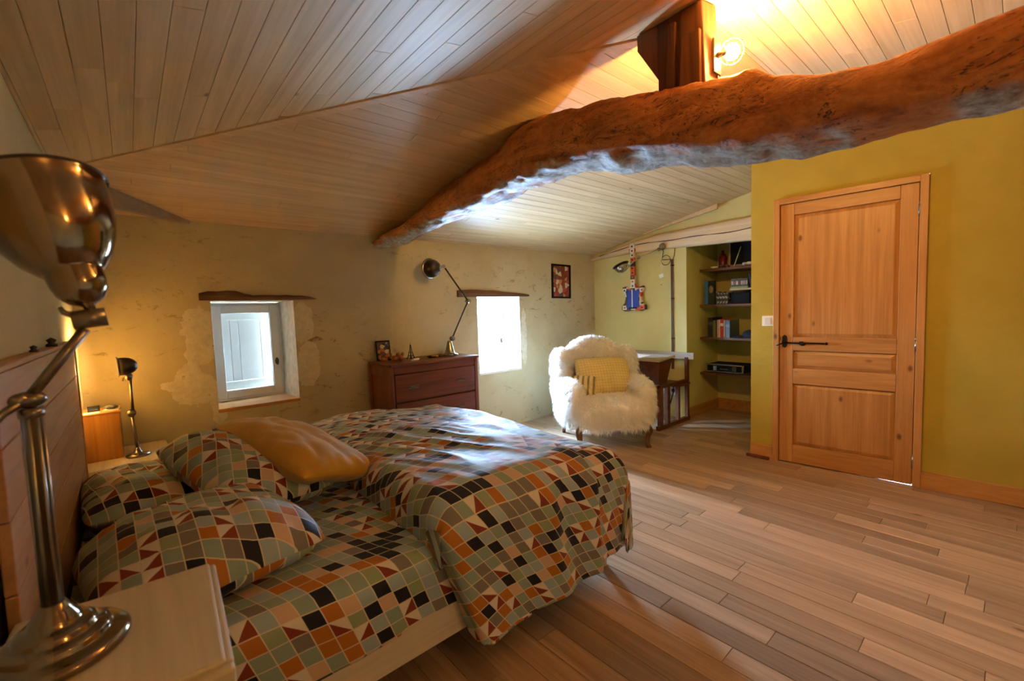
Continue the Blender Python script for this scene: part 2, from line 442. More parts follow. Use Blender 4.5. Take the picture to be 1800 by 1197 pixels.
for (a, b) in rows(XL, HIP - RY + .02, .0755):           # left hip, boards at right angles
    for (c, d) in splits(-.4, 3.3, 1.0, 2.2, r):
        p = keep([(a, c), (b, c), (b, d), (a, d)], [(1, 1, HIP), (1, -1, HIP - 2 * RY), (-1, 0, -XL)])
        if len(p) >= 3: board('ceiling_board', p, znear, 1, M['ceil_y'], ceil)
for (a, b) in rows(-.5, RY, .0755):                      # slope over the camera side
    for (c, d) in splits(XL, 4.05, 1.3, 2.6, r):
        p = keep([(c, a), (d, a), (d, b), (c, b)], [(-1, 1, 2 * RY - HIP), (0, 1, RY)])
        if len(p) >= 3: board('ceiling_board', p, zfront, 1, M['ceil_x'], ceil)
g = G()
for zf, P in ((zfront, keep([(XL, YF), (4.2, YF), (4.2, -.45), (XL, -.45)], [(-1, 1, 2 * RY - HIP)])), (znear, keep([(XL, YF), (4.2, YF), (4.2, -.3), (XL, -.3)], [(1, -1, HIP - 2 * RY)]))):
    g.add([(x, y, zf(x, y) + .002) for x, y in P], [tuple(range(len(P)))])
o = g.obj('ceiling_rest', M['ceil_x'], ceil); o['kind'] = 'stuff'

# hip batten on the far slope and the dark joint line
g = G(); nrm = math.sqrt(.5)
def hp(x, off, dz): return (x + off * nrm, HIP - x + off * nrm, zfar(0, HIP - x + off * nrm) + dz)
g.hexa([hp(XL, .004, -.006), hp(1.80, .004, -.006), hp(1.80, .042, -.006), hp(XL, .042, -.006)], [hp(XL, .004, .01), hp(1.80, .004, .01), hp(1.80, .042, .01), hp(XL, .042, .01)])
struct(g.obj('trim_1', M['ceil_x'], None, .002), 'pale wooden batten along the diagonal ceiling crease')
# diagonal corner tie near the left wall
g = G(); a, b = (.37, YB + .01), (XL, YB + .01 - (.37 - XL))
zz = lambda p: zfar(0, p[1]) + .004
t = .03
g.hexa([(a[0], a[1], 1.94), (b[0], b[1], 1.925), (b[0] - t, b[1] + t, 1.925), (a[0] - t, a[1] + t, 1.94)],
       [(a[0], a[1], zz(a)), (b[0], b[1], zz(b)), (b[0] - t, b[1] + t, zz(b)), (a[0] - t, a[1] + t, zz(a))])
struct(g.obj('trim_2', wood('grey_tie_board', '#8f7d6a', '#a8957f', 0, .6, .6, .02, 0, .1)), 'diagonal wooden tie board across the ceiling corner beside the left wall')

# back wall with two window openings
W1 = dict(x0=.438, x1=.972, z0=.655, z1=1.418, fx0=.452, fx1=.948, d=.31)
W2 = dict(x0=2.737, x1=3.322, z0=.633, z1=1.430, fx0=2.752, fx1=3.330, d=.30)
g = G()
xs = [XL - .05, W1['x0'], W1['x1'], W2['x0'], W2['x1'], NX + .05]
TOP = 2.10
for i in range(5):
    zs = [(-.02, TOP)]
    if i == 1: zs = [(-.02, W1['z0']), (W1['z1'], TOP)]
    if i == 3: zs = [(-.02, W2['z0']), (W2['z1'], TOP)]
    for z0, z1 in zs: g.quad((xs[i], YB, z0), (xs[i + 1], YB, z0), (xs[i + 1], YB, z1), (xs[i], YB, z1))
wallb = struct(g.obj('wall_back', M['wall_back']), 'old ochre lime-plastered back wall with two small windows')
def reveal(w, nm):
    g = G(); y1 = YB + w['d'] + .1
    a = [(w['x0'], YB, w['z0']), (w['x1'], YB, w['z0']), (w['x1'], YB, w['z1']), (w['x0'], YB, w['z1'])]
    b = [(w['fx0'], y1, w['z0']), (w['fx1'], y1, w['z0']), (w['fx1'], y1, w['z1']), (w['fx0'], y1, w['z1'])]
    for i in range(4):
        k = (i + 1) % 4; g.quad(a[i], a[k], b[k], b[i])
    return g.obj('reveal', M['stone'], wallb)
reveal(W1, 'a'); reveal(W2, 'b')
# outer skin so that daylight enters only by the windows
g = G()
for i in range(5):
    zs = [(-.3, 2.2)]
    if i == 1: zs = [(-.3, W1['z0']), (W1['z1'], 2.2)]
    if i == 3: zs = [(-.3, W2['z0']), (W2['z1'], 2.2)]
    X0, X1 = [XL - .3, W1['fx0'], W1['fx1'], W2['fx0'], W2['fx1'], NB + .3][i:i + 2]
    for z0, z1 in zs: g.quad((X0, YB + w_ if False else YB + .41, z0), (X1, YB + .41, z0), (X1, YB + .41, z1), (X0, YB + .41, z1))
g.obj('outer_face', M['stone'], wallb)

# other walls
g = G(); g.quad((XL, YF, -.02), (XL, YB + .02, -.02), (XL, YB + .02, 2.8), (XL, YF, 2.8))
struct(g.obj('wall_left', M['left']), 'plain pale yellow wall behind the bed headboard')
g = G(); g.quad((XL, YF, -.02), (4.2, YF, -.02), (4.2, YF, 2.6), (XL, YF, 2.6))
struct(g.obj('wall_front', M['left']), 'plain pale yellow wall behind the viewer')
g = G()
DY0, DY1, DH = .405, 1.285, 2.062            # door opening incl. frame
def W_(y, z, off=0): return (wx(y) + off, y, z)
for (y0, y1, z0, z1) in ((YF - .05, DY0, -.02, 2.7), (DY1, 1.45, -.02, 2.7), (DY0, DY1, DH, 2.7)):
    g.quad(W_(y0, z0), W_(y1, z0), W_(y1, z1), W_(y0, z1))
g.quad((wx(1.45), 1.45, -.02), (NB, 1.45, -.02), (NB, 1.45, 2.7), (wx(1.45), 1.45, 2.7))
struct(g.obj('wall_right', M['yellow']), 'mustard yellow partition wall around the pine door')
g = G()
g.quad((NX, NY, -.02), (NX, YB + .02, -.02), (NX, YB + .02, 2.6), (NX, NY, 2.6))
g.quad((NX, NY, -.02), (NB, NY, -.02), (NB, NY, 2.0), (NX, NY, 2.0))
g.quad((NB, 1.44, -.02), (NB, NY, -.02), (NB, NY, 2.0), (NB, 1.44, 2.0))
g.quad((NX, 1.44, 2.0), (NX, NY, 2.0), (NX, NY, 2.6), (NX, 1.44, 2.6))
g.quad((NX, 1.44, 2.0), (NX, NY, 2.0), (NB, NY, 2.0), (NB, 1.44, 2.0))
struct(g.obj('wall_nook', M['nook']), 'yellow nook wall with a shelved niche beyond the armchair')

# baseboards
g = G()
for (y0, y1) in ((-1.2, DY0), (DY1, 1.45)):
    g.hexa([W_(y0, 0, -.016), W_(y1, 0, -.016), W_(y1, 0, .002), W_(y0, 0, .002)], [W_(y0, .115, -.013), W_(y1, .115, -.013), W_(y1, .115, .002), W_(y0, .115, .002)])
struct(g.obj('baseboard_right', M['pine_y'], None, .002), 'pine baseboard along the yellow door wall')
g = G(); g.box((NX + .01, NY - .018, 0), (NB, NY, .12)); g.box((NB - .018, 1.46, 0), (NB, NY - .018, .12))
struct(g.obj('baseboard_niche', M['pine_x'], None, .002), 'pine baseboard inside the shelved niche')
g = G(); g.box((wx(1.4) - .05, 1.30, 0), (wx(1.4) - .018, 1.47, .022))
tag(g.obj('wood_offcut', M['redwood_x'], None, .002), 'flat reddish wood offcut lying at the foot of the wall left of the door', 'wood piece')

# ------------------------------------------------------------------ door (built in door-plane coordinates)
ang = math.atan2(dwx, 1)
door = bpy.data.objects.new('door_1', None); COL.objects.link(door); struct(door, 'knotty pine three-panel door with black iron latch')
door.location = (wx(DY0), DY0, 0); door.rotation_euler = (0, 0, -ang)
LW = (DY1 - DY0) / math.cos(ang)
# local: x = depth (negative = into the room), y = along the wall, z up
fr = .042
g = G(); g.box((-.022, 0, 0), (.05, fr, DH)); jl = g.obj('door_frame', M['pine_z'], door, .003)
g = G(); g.box((-.022, LW - fr, 0), (.05, LW, DH)); g.obj('door_frame', M['pine_z'], door, .003)
g = G(); g.box((-.022, fr, DH - fr), (.05, LW - fr, DH)); g.obj('door_frame', M['pine_y'], door, .003)
y0, y1 = fr + .003, LW - fr - .003; z0, z1 = .008, DH - fr - .003
st = .092
zr = [(z0, .15), (.635, .755), (.895, 1.0), (1.93, z1)]     # rails
for a, b in ((y0, y0 + st), (y1 - st, y1)):
    g = G(); g.box((-.008, a, z0), (.03, b, z1)); g.obj('stile', M['pine_z'], door, .004)
for a, b in zr:
    g = G(); g.box((-.008, y0 + st, a), (.03, y1 - st, b)); g.obj('rail', M['pine_y'], door, .004)
for i in range(3):
    a, b = zr[i][1], zr[i + 1][0]; m_ = .028; ya, yb = y0 + st, y1 - st
    g = G(); X0, X1 = .012, .0
    lo = [(X0, ya, a), (X0, yb, a), (X0, yb, b), (X0, ya, b)]; hi = [(X1, ya + m_, a + m_), (X1, yb - m_, a + m_), (X1, yb - m_, b - m_), (X1, ya + m_, b - m_)]
    g.add(lo + hi, [(4, 5, 6, 7)] + [(k, (k + 1) % 4, 4 + (k + 1) % 4, 4 + k) for k in range(4)])
    g.obj('panel', M['pine_y'] if i == 1 else M['pine_z'], door)
hz = .955
g = G(); g.prism([(y1 - .035, hz - .04), (y1 - .02, hz - .03), (y1 - .016, hz), (y1 - .02, hz + .05), (y1 - .035, hz + .062), (y1 - .05, hz + .05), (y1 - .054, hz), (y1 - .05, hz - .03)], -.008, -.014, lambda u, v, d: (d, u, v))
lp = g.obj('latch_plate', M['iron'], door)
g = G(); g.tube([(-.015, y1 - .035, hz), (-.045, y1 - .035, hz), (-.05, y1 - .02, hz - .006), (-.05, y1 + .012, hz - .02)], [.007, .007, .006, .004], 8)
g.obj('lever', M['iron'], lp)
g = G(); g.tube([(-.016, y1 - .03, hz), (-.018, y1 - .30, hz)], .006, 8); g.ball((-.018, y1 - .305, hz), .011, 10); g.ball((-.016, y1 - .155, hz - .008), .016, 10, (.6, 1.3, .8)); g.box((-.02, y1 - .16, hz - .012), (-.008, y1 - .135, hz + .012))
g.obj('latch_bar', M['iron'], door)
for z in (.17, .955, 1.84):
    g = G(); g.cyl((-.014, y0 - .004, z - .04), (-.014, y0 - .004, z + .04), .008, n=10); g.ball((-.014, y0 - .004, z + .045), .008, 8)
    g.obj('hinge', M['steel'], door)
g = G(); g.box((.035, y0 - .01, 0), (.045, y1 + .01, z1 + .01)); g.obj('door_back', M['pine_z'], door)
# light switch
sw = thing('light_switch', 'white square light switch on the yellow wall left of the door', 'switch', (wx(1.325), 1.325, 1.125), -ang)
g = G(); g.box((-.009, -.041, -.041), (0.001, .041, .041)); g.obj('plate', M['cream'], sw, .003)
g = G(); g.box((-.013, -.022, -.026), (-.008, .022, .026)); g.obj('rocker', M['white'], sw, .002)

# ------------------------------------------------------------------ windows
def window(nm, w, label, shutter):
    root = sroot(nm, label); y = YB + w['d']; x0, x1, z0, z1 = w['fx0'] + .002, w['fx1'] - .002, w['z0'] + .004, w['z1'] - .004
    f = .032
    for a, b in (((x0, z0), (x0 + f, z1)), ((x1 - f, z0), (x1, z1)), ((x0 + f, z0), (x1 - f, z0 + f)), ((x0 + f, z1 - f), (x1 - f, z1))):
        g = G(); g.box((a[0], y, a[1]), (b[0], y + .05, b[1])); g.obj('frame', M['pvc'], root, .003)
    xa, xb, za, zb = x0 + f * .6, x1 - f * .6, z0 + f * .6, z1 - f * .6; s_ = .062
    for a, b in (((xa, za), (xa + s_, zb)), ((xb - s_, za), (xb, zb)), ((xa + s_, za), (xb - s_, za + s_)), ((xa + s_, zb - s_), (xb - s_, zb))):
        g = G(); g.box((a[0], y - .016, a[1]), (b[0], y + .03, b[1])); g.obj('sash', M['pvc'], root, .004)
    g = G(); g.box((xa + s_ - .004, y + .006, za + s_ - .004), (xb - s_ + .004, y + .014, zb - s_ + .004)); g.obj('pane', M['glass'], root)
    hx, hz_ = xb - s_ * .5, (za + zb) / 2 - .10
    g = G(); g.lathe([(.001, .003), (.018, .003), (.018, 0), (.001, 0)], 16, Matrix.Translation((hx, y - .016, hz_)) @ Matrix.Rotation(R(90), 4, 'X') @ Matrix.Diagonal((.8, 1.6, 1, 1)))
    g.tube([(hx, y - .018, hz_ + .012), (hx, y - .04, hz_ + .012), (hx, y - .042, hz_ - .03)], .005, 8); g.obj('handle', M['lampdark'], root)
    for z in (za + .1, zb - .1):
        g = G(); g.cyl((xa - .004, y - .01, z - .03), (xa - .004, y - .01, z + .03), .006, n=8); g.obj('hinge', M['pvc'], root)
    # sill board
    g = G(); g.hexa([(w['x0'] - .004, YB - .006, w['z0'] - .022), (w['x1'] + .004, YB - .006, w['z0'] - .022), (w['fx1'], y, w['z0'] - .022), (w['fx0'], y, w['z0'] - .022)],
                    [(w['x0'] - .004, YB - .006, w['z0'] + .002), (w['x1'] + .004, YB - .006, w['z0'] + .002), (w['fx1'], y, w['z0'] + .002), (w['fx0'], y, w['z0'] + .002)])
    g.obj('sill', M['pine_x'] if shutter else M['white'], root, .003)
    return root
w1 = window('window_1', W1, 'small white window beside the bed with a plank shutter outside', True)
window('window_2', W2, 'small bright window between the chest of drawers and the armchair', False)
sh = bpy.data.objects.new('shutter', None); COL.objects.link(sh); sh.parent = w1
sh.location = (W1['fx0'] - .035, YB + .414, .62); sh.rotation_euler = (0, 0, R(3.0)); sh['label'] = 'white plank shutter nearly closed outside the glass'
xw = [0, .125, .185, .245, .40, .56]
for i in range(5):
    g = G(); g.box((xw[i] + .0002, 0, 0), (xw[i + 1] - .0002, .025, .84)); g.obj('plank', M['white'], sh, .004)
for z in (.10, .66):
    g = G(); g.box((.06, -.022, z), (.505, 0, z + .075)); g.obj('ledger', M['white'], sh, .003)

def lintel(nm, label, x0, x1, zb, hts, seed):
    r = random.Random(seed); n = len(hts); g = G(); vs = []; fs = []
    for i in range(n):
        x = x0 + (x1 - x0) * i / (n - 1); j = r.uniform(-.003, .003)
        for (y, z) in ((YB - .022 + j, zb), (YB - .026 + j, zb + hts[i] * .5), (YB - .016 + j, zb + hts[i]), (YB + .10, zb + hts[i]), (YB + .10, zb)): vs.append((x, y, z))
    for i in range(n - 1):
        for k in range(5): fs.append((i * 5 + k, i * 5 + (k + 1) % 5, (i + 1) * 5 + (k + 1) % 5, (i + 1) * 5 + k))
    fs += [tuple(range(4, -1, -1)), tuple((n - 1) * 5 + k for k in range(5))]
    g.add(vs, fs); return tag(g.obj(nm, M['lintel'], None, .002), label, 'lintel')
lintel('wooden_lintel', 'dark rough timber lintel above the left shuttered window', .374, 1.14, 1.424, [.05, .064, .062, .068, .066, .045, .034, .036, .035, .033, .036, .03, .03, .022, .006], 1)
lintel('wooden_lintel', 'brown timber lintel above the bright right window', 2.49, 3.46, 1.432, [.066, .07, .073, .074, .07, .066, .066, .06, .05, .047, .042, .036, .03, .02], 2)

# ------------------------------------------------------------------ tie beam
def interp(tab, y):
    tab = sorted(tab)
    if y <= tab[0][0]: return tab[0][1]
    for (a, p), (b, q) in zip(tab, tab[1:]):
        if a <= y <= b: return p + (q - p) * (y - a) / (b - a)
    return tab[-1][1]
TOPT = TOP_TAB = [(-1.84, 1.98), (-.3, 1.94), (0.0, 1.945), (.11, 1.94), (.19, 1.935), (.27, 1.93), (.345, 1.94), (.40, 1.945), (.47, 1.965), (.57, 2.0), (.63, 2.05), (.70, 2.06), (.77, 2.07), (.84, 2.09), (.91, 2.11), (1.0, 2.13), (1.18, 2.19), (1.33, 2.225), (1.48, 2.25), (1.72, 2.26), (1.9, 2.22), (2.0, 2.2), (2.5, 2.10), (3.1, 2.0), (3.75, 1.93)]
BOT_TAB = [(-1.84, 1.74), (0.0, 1.785), (.22, 1.79), (.29, 1.785), (.38, 1.785), (.52, 1.79), (.71, 1.83), (.9, 1.87), (1.1, 1.915), (1.3, 1.945), (1.38, 1.965), (1.62, 1.995), (1.8, 1.99), (2.0, 1.975), (2.4, 1.95), (2.9, 1.92), (3.35, 1.885), (3.75, 1.87)]
CRE_TAB = [(-1.84, 1.80), (0.0, 1.80), (.3, 1.80), (.5, 1.82), (.7, 1.84), (.9, 1.89), (1.1, 1.94), (1.35, 1.99), (1.6, 2.0), (2.0, 1.98), (2.5, 1.94), (3.0, 1.90), (3.75, 1.87)]
BX0, BX1 = 1.63, 1.89
def make_beam():
    ny, nr = 190, 40; vs = []; fs = []
    for i in range(ny):
        y = YF - .02 + (YB + .03 - YF + .02) * i / (ny - 1)
        zt, zb_, zc = interp(TOP_TAB, y), interp(BOT_TAB, y), interp(CRE_TAB, y)
        sway = .02 * math.sin(y * 1.7)
        zt += .035 * max(0, min(1, (1.5 - y) / .6)); x0, x1 = BX0 + sway, BX1 + sway
        up = .09 * max(0, min(1, (y - 1.45) / .45))
        zq = min(zt + up, zfar(0, y) - .004) if y > 1.0 else zt
        pts = [(x0 + .012, zt - .03), (x0 + .05, zt), (x0 + .13, zq), (x1 - .04, zq), (x1 + .01, (zt + zb_) / 2), (x1 - .02, zb_ + .01), (x1 - .07, zb_), (x0 + .06, zc - .012), (x0 + .005, zc + .02), (x0 - .012, (zt + zc) / 2)]
        m = len(pts)
        for k in range(nr):   # Catmull-Rom round the section
            t = k / nr * m; j = int(t); f = t - j
            p0, p1, p2, p3 = (Vector(pts[(j + d) % m]) for d in (-1, 0, 1, 2))
            p = .5 * ((2 * p1) + (p2 - p0) * f + (2 * p0 - 5 * p1 + 4 * p2 - p3) * f * f + (3 * p1 - p0 - 3 * p2 + p3) * f ** 3)
            q = Vector((p.x, y, p.y)); c = Vector(((x0 + x1) / 2, y, (zt + zb_) / 2)); d = (q - c).normalized()
            n1 = noise.noise(Vector((q.x * 2.2, q.y * 2.0, q.z * 2.2)) + Vector((4, 0, 0)))
            n2 = noise.noise(Vector((q.x * 7, q.y * 5, q.z * 7)))
            n3 = abs(noise.noise(Vector((q.x * 16, q.y * 8, q.z * 18))))
            low = max(0, min(1, (zc + .05 - q.z) / .08))
            amp = 1.0 if y > .55 else .45
            q += d * (.026 * n1 + amp * (.018 * n2 - .024 * n3 + low * .030 * noise.noise(Vector((q.x * 20, q.y * 11, q.z * 20)))))
            vs.append(tuple(q))
    for i in range(ny - 1):
        for k in range(nr):
            l = (k + 1) % nr; fs.append((i * nr + k, i * nr + l, (i + 1) * nr + l, (i + 1) * nr + k))
    fs += [tuple(range(nr)), tuple((ny - 1) * nr + k for k in range(nr - 1, -1, -1))]
    k = N('old_oak_beam'); v = k.vec('world', (1, 1, 1), False)
    f = k.noise(k.vec('world', (9, 2.2, 9), False), 1, 6, .65, 1.2); f2 = k.noise(v, 26, 5, .7)
    col = k.ramp(k.math('ADD', k.math('MULTIPLY', f, .7), k.math('MULTIPLY', f2, .3)), [(.3, '#52290f'), (.45, '#a5602a'), (.62, '#cc8646'), (.75, '#ac6a34')])
    cr = k.noise(k.vec('world', (11, 4.5, 15), False), 1, 5, .6, 2.2)
    crack = k.math('LESS_THAN', k.math('ABSOLUTE', k.math('SUBTRACT', cr, .5)), .009)
    msk = k.math('GREATER_THAN', k.noise(v, 3.0, 2), .47)
    cm = k.math('MULTIPLY', crack, msk)
    col = k.mix(k.math('MULTIPLY', cm, .85), col, C3('#1a0d05'))
    at = k.n('Attribute'); at.attribute_name = 'weather'
    wf = k.math('MULTIPLY', at.outputs['Fac'], k.math('ADD', .55, k.math('MULTIPLY', f2, .9)))
    wcol = k.ramp(f2, [(.3, '#6d6152'), (.5, '#a39987'), (.7, '#c4bcae')])
    wcl = k.n('Clamp'); k.L(wf, wcl.inputs[0])
    col = k.mix(wcl.outputs[0], col, wcol)
    k.set(**{'Base Color': col, 'Roughness': .58, 'Specular IOR Level': .4})
    k.bump(k.math('SUBTRACT', k.math('ADD', f, k.math('MULTIPLY', f2, .5)), k.math('MULTIPLY', cm, .8)), .7, .02)
    o = raw('tie_beam', vs, fs, k.m)
    at = o.data.attributes.new('weather', 'FLOAT', 'POINT'); vals = []
    for (x, y, z) in vs:
        zc = interp(CRE_TAB, y); h = zc + .012 - .02 * max(0, min(1, (.8 - y) / .5)) + .03 * noise.noise(Vector((x * 3, y * 6, 0))) + .018 * noise.noise(Vector((x * 9, y * 22, 3)))
        vals.append(max(0, min(1, (h - z) / .012)))
    at.data.foreach_set('value', vals)
    return tag(o, 'massive crooked old oak tie beam crossing under the ceiling', 'beam')
make_beam()

# king post with its braces
kp = thing('king_post', 'dark timber king post with angled brace rising from the crooked beam to the ceiling', 'post', (1.80, .91, 2.105))
def kp_(*p): return [tuple(Vector(q) - kp.location) for q in p]
def zc_(x): return znear(x, 0) - .003
g = G(); g.hexa(kp_((1.755, .828, 2.105), (1.88, .828, 2.105), (1.88, .955, 2.105), (1.755, .955, 2.105)), kp_((1.755, .842, zc_(1.755)), (1.88, .842, zc_(1.88)), (1.88, .93, zc_(1.88)), (1.755, .93, zc_(1.755))))
g.obj('post', M['darkwood'], kp, .006)
g = G(); g.hexa(kp_((1.735, .84, 2.105), (1.757, .84, 2.105), (1.757, .93, 2.105), (1.735, .93, 2.105)), kp_((1.735, .842, 2.345), (1.757, .842, 2.345), (1.757, .915, 2.345), (1.735, .915, 2.345)))
g.obj('cheek_board', M['darkwood'], kp, .004)
g = G(); P = [(.95, 2.13), (1.035, 2.13), (1.035, 2.235), (1.135, 2.395), (1.135, zc_(1.765)), (.93, zc_(1.765))]
g.prism(P, 1.765, 1.85, lambda u, v, d: tuple(Vector((d, u, v + (.2 * (d - 1.765) if v > 2.4 else 0))) - kp.location)); g.obj('brace', M['darkwood'], kp, .004)
g = G(); g.hexa(kp_((1.745, .955, 2.105), (1.766, .955, 2.105), (1.766, .99, 2.105), (1.745, .99, 2.105)), kp_((1.745, .945, 2.42), (1.766, .945, 2.42), (1.766, .98, 2.42), (1.745, .98, 2.42))); g.obj('batten', M['darkwood'], kp, .002)

# nook beam
def nook_log():
    vs = []; fs = []; ny, nr = 60, 20
    T = [(1.44, 2.112), (1.73, 2.112), (2.33, 2.098), (2.77, 2.085), (3.05, 2.05), (3.32, 1.995), (3.55, 1.945), (3.70, 1.915)]; B = [(1.44, 1.875), (1.73, 1.882), (2.4, 1.903), (3.15, 1.915), (3.7, 1.885)]
    for i in range(ny):
        y = 1.45 + (YB - 1.45) * i / (ny - 1); zt, zb_ = interp(T, y), interp(B, y); h = (zt - zb_) / 2; zc = (zt + zb_) / 2
        for k in range(nr):
            a = 2 * math.pi * k / nr; c, s = math.cos(a), math.sin(a); p = .45
            q = Vector((NX + .0 + .055 * math.copysign(abs(c) ** p, c), y, zc + h * math.copysign(abs(s) ** p, s)))
            q += Vector((c, 0, s)) * .008 * noise.noise(Vector((q.x * 5, y * 4, q.z * 5)))
            vs.append(tuple(q))
    for i in range(ny - 1):
        for k in range(nr):
            l = (k + 1) % nr; fs.append((i * nr + k, i * nr + l, (i + 1) * nr + l, (i + 1) * nr + k))
    fs += [tuple(range(nr)), tuple((ny - 1) * nr + k for k in range(nr - 1, -1, -1))]
    root = thing('nook_beam', 'pale cracked log beam along the top of the nook wall', 'beam', (NX, 2.57, 1.9))
    o = raw('log', [tuple(Vector(p) - root.location) for p in vs], fs, wood('pale_log', '#c9ad86', '#e2caa4', 1, .7, .6, .02, .06, .12, knotcol='#7a5a38'), root)
    pts = []
    for i in range(30):
        y = 1.5 + 2.05 * i / 29; zt, zb_ = interp(T, y), interp(B, y)
        pts.append(Vector((NX - .0585 - .0, y, zb_ + (zt - zb_) * (.56 + .10 * math.sin(y * 2.2) + .03 * math.sin(y * 9)))) - root.location)
    g = G(); g.tube(pts, [.002 + .0025 * abs(math.sin(i * .7)) for i in range(30)], 6); g.obj('crack', M['under'], root)
nook_log()
g = G(); g.hexa([(NX - .07, 2.05, zfar(0, 2.05) - .05), (NX - .05, 2.05, zfar(0, 2.05) - .05), (NX - .05, 2.9, zfar(0, 2.9) - .012), (NX - .07, 2.9, zfar(0, 2.9) - .012)], [(NX - .07, 2.05, zfar(0, 2.05)), (NX - .05, 2.05, zfar(0, 2.05)), (NX - .05, 2.9, zfar(0, 2.9)), (NX - .07, 2.9, zfar(0, 2.9))])
struct(g.obj('trim_3', M['ceil_x']), 'narrow wooden edge board between the ceiling and the nook wall')

# ------------------------------------------------------------------ sconce on the king post
sc = thing('cage_sconce', 'lit bare-bulb cage lamp fixed to the side of the king post', 'wall lamp', (1.85, .832, 2.27))
g = G(); g.box((-.03, -.010, -.07), (.03, .0, .06)); g.obj('back_plate', M['steel'], sc, .002)
g = G(); g.tube([(0, -.008, 0), (.02, -.022, .01), (.045, -.025, .02)], [.012, .010, .016], 12); g.obj('socket', M['steel'], sc)
BC = Vector((.085, -.028, .035)); AX = Vector((.9, -.05, .36)).normalized(); S1 = Vector((0, 1, 0)); S2 = AX.cross(S1).normalized()
g = G(); g.ball(BC, .031, 16); g.obj('bulb', emis('warm_bulb', (1.0, .56, .15), SCONCE), sc)
for k in range(5):
    a = 2 * math.pi * k / 5; d = S1 * math.cos(a) + S2 * math.sin(a)
    g = G(); g.tube([BC - AX * .055 + d * .015, BC - AX * .02 + d * .046, BC + AX * .025 + d * .046, BC + AX * .06 + d * .012], .0016, 6); g.obj('cage_wire', M['steel'], sc)
g = G(); g.tube([BC + (S1 * math.cos(2 * math.pi * k / 20) + S2 * math.sin(2 * math.pi * k / 20)) * .048 for k in range(21)], .0016, 6); g.obj('cage_ring', M['steel'], sc)
g = G(); g.tube([(.01, -.004, -.06), (.012, -.01, -.13), (.02, -.012, -.17)], .003, 6); g.obj('cable', M['cord'], sc)

# unseen cage lamp added behind the viewer to warm the beam and near floor
pd = thing('added_pendant', 'small unseen cage pendant added behind the viewer for warm fill light', 'pendant lamp', (1.15, -1.1, 1.90))
g = G(); g.cyl((0, 0, .07), (0, 0, zfront(0, -1.1) - 1.90 + .004), .003, n=6); g.obj('cable', M['cord'], pd)
g = G(); g.lathe([(0, .035), (.016, .035), (.016, .065), (.006, .075), (0, .075)], 14); g.obj('socket', M['steel'], pd)
g = G(); g.ball((0, 0, 0), .034, 16); g.obj('bulb', emis('warm_bulb_added', (1.0, .52, .12), ADDED_PENDANT), pd)
for k in range(5):
    a = 2 * math.pi * k / 5; c_, s__ = math.cos(a), math.sin(a)
    g = G(); g.tube([(.016 * c_, .016 * s__, .045), (.05 * c_, .05 * s__, .015), (.048 * c_, .048 * s__, -.03), (.008 * c_, .008 * s__, -.06)], .0016, 6); g.obj('cage_wire', M['steel'], pd)

# ------------------------------------------------------------------ bed
BY0, BY1 = 1.30, 2.93
bed = thing('bed_frame', 'white low bed frame with a tall pine plank headboard', 'bed', (.8, 2.1, 0))
def bb(a, b, nm, m, bev=.004):
    g = G(); g.box([p - q for p, q in zip(a, bed.location)], [p - q for p, q in zip(b, bed.location)]); return g.obj(nm, m, bed, bev)
for y in (BY0, BY1 - .03): bb((-.19, y, .13), (1.74, y + .03, .25), 'side_rail', M['bedwhite'])
bb((1.71, BY0 + .03, .13), (1.74, BY1 - .03, .25), 'foot_rail', M['bedwhite'])
bb((-.19, BY0 + .03, .18), (1.71, BY1 - .03, .22), 'slat_base', M['bedwhite'])
for x in (.0, 1.70):
    for y in (BY0 + .035, BY1 - .035):
        g = G(); g.lathe([(.022, 0), (.026, .05), (.030, .14)], 14, Matrix.Translation((x - bed.location.x, y - bed.location.y, 0))); g.obj('leg', M['bedwhite'], bed)
hb0 = BY0 + .002; hb1 = 2.95
zp = [.30, .46, .60, .75, .90, 1.045, 1.195]
for i in range(6): bb((-.225, hb0, zp[i] + .0012), (-.205, hb1, zp[i + 1] - .0012), 'headboard_plank', M['head'], .003)
bb((-.235, hb0 - .004, .0), (-.204, hb0 + .03, 1.20), 'headboard_post', M['redwood_z']) if False else None
bb((-.238, hb1, 0.0), (-.200, hb1 + .018, 1.20), 'headboard_edge', M['logwood'], .003)
bb((-.238, hb0, 1.196), (-.200, hb1 + .018, 1.212), 'headboard_cap', M['head'], .004)
for (y, r_) in ((1.9, .010), (2.3, .016)):
    g = G(); g.lathe([(.0, 0), (r_, .0), (r_, r_ * .5), (r_ * .55, r_ * .8), (r_ * .9, r_ * 1.5), (.0, r_ * 2.1)], 14, Matrix.Translation((-.216, y, 1.212)))
    tag(g.obj('headboard_trinket', M['lampdark']), 'small dark metal knob on the headboard top, %s one' % ('larger' if r_ > .012 else 'smaller'), 'ornament')

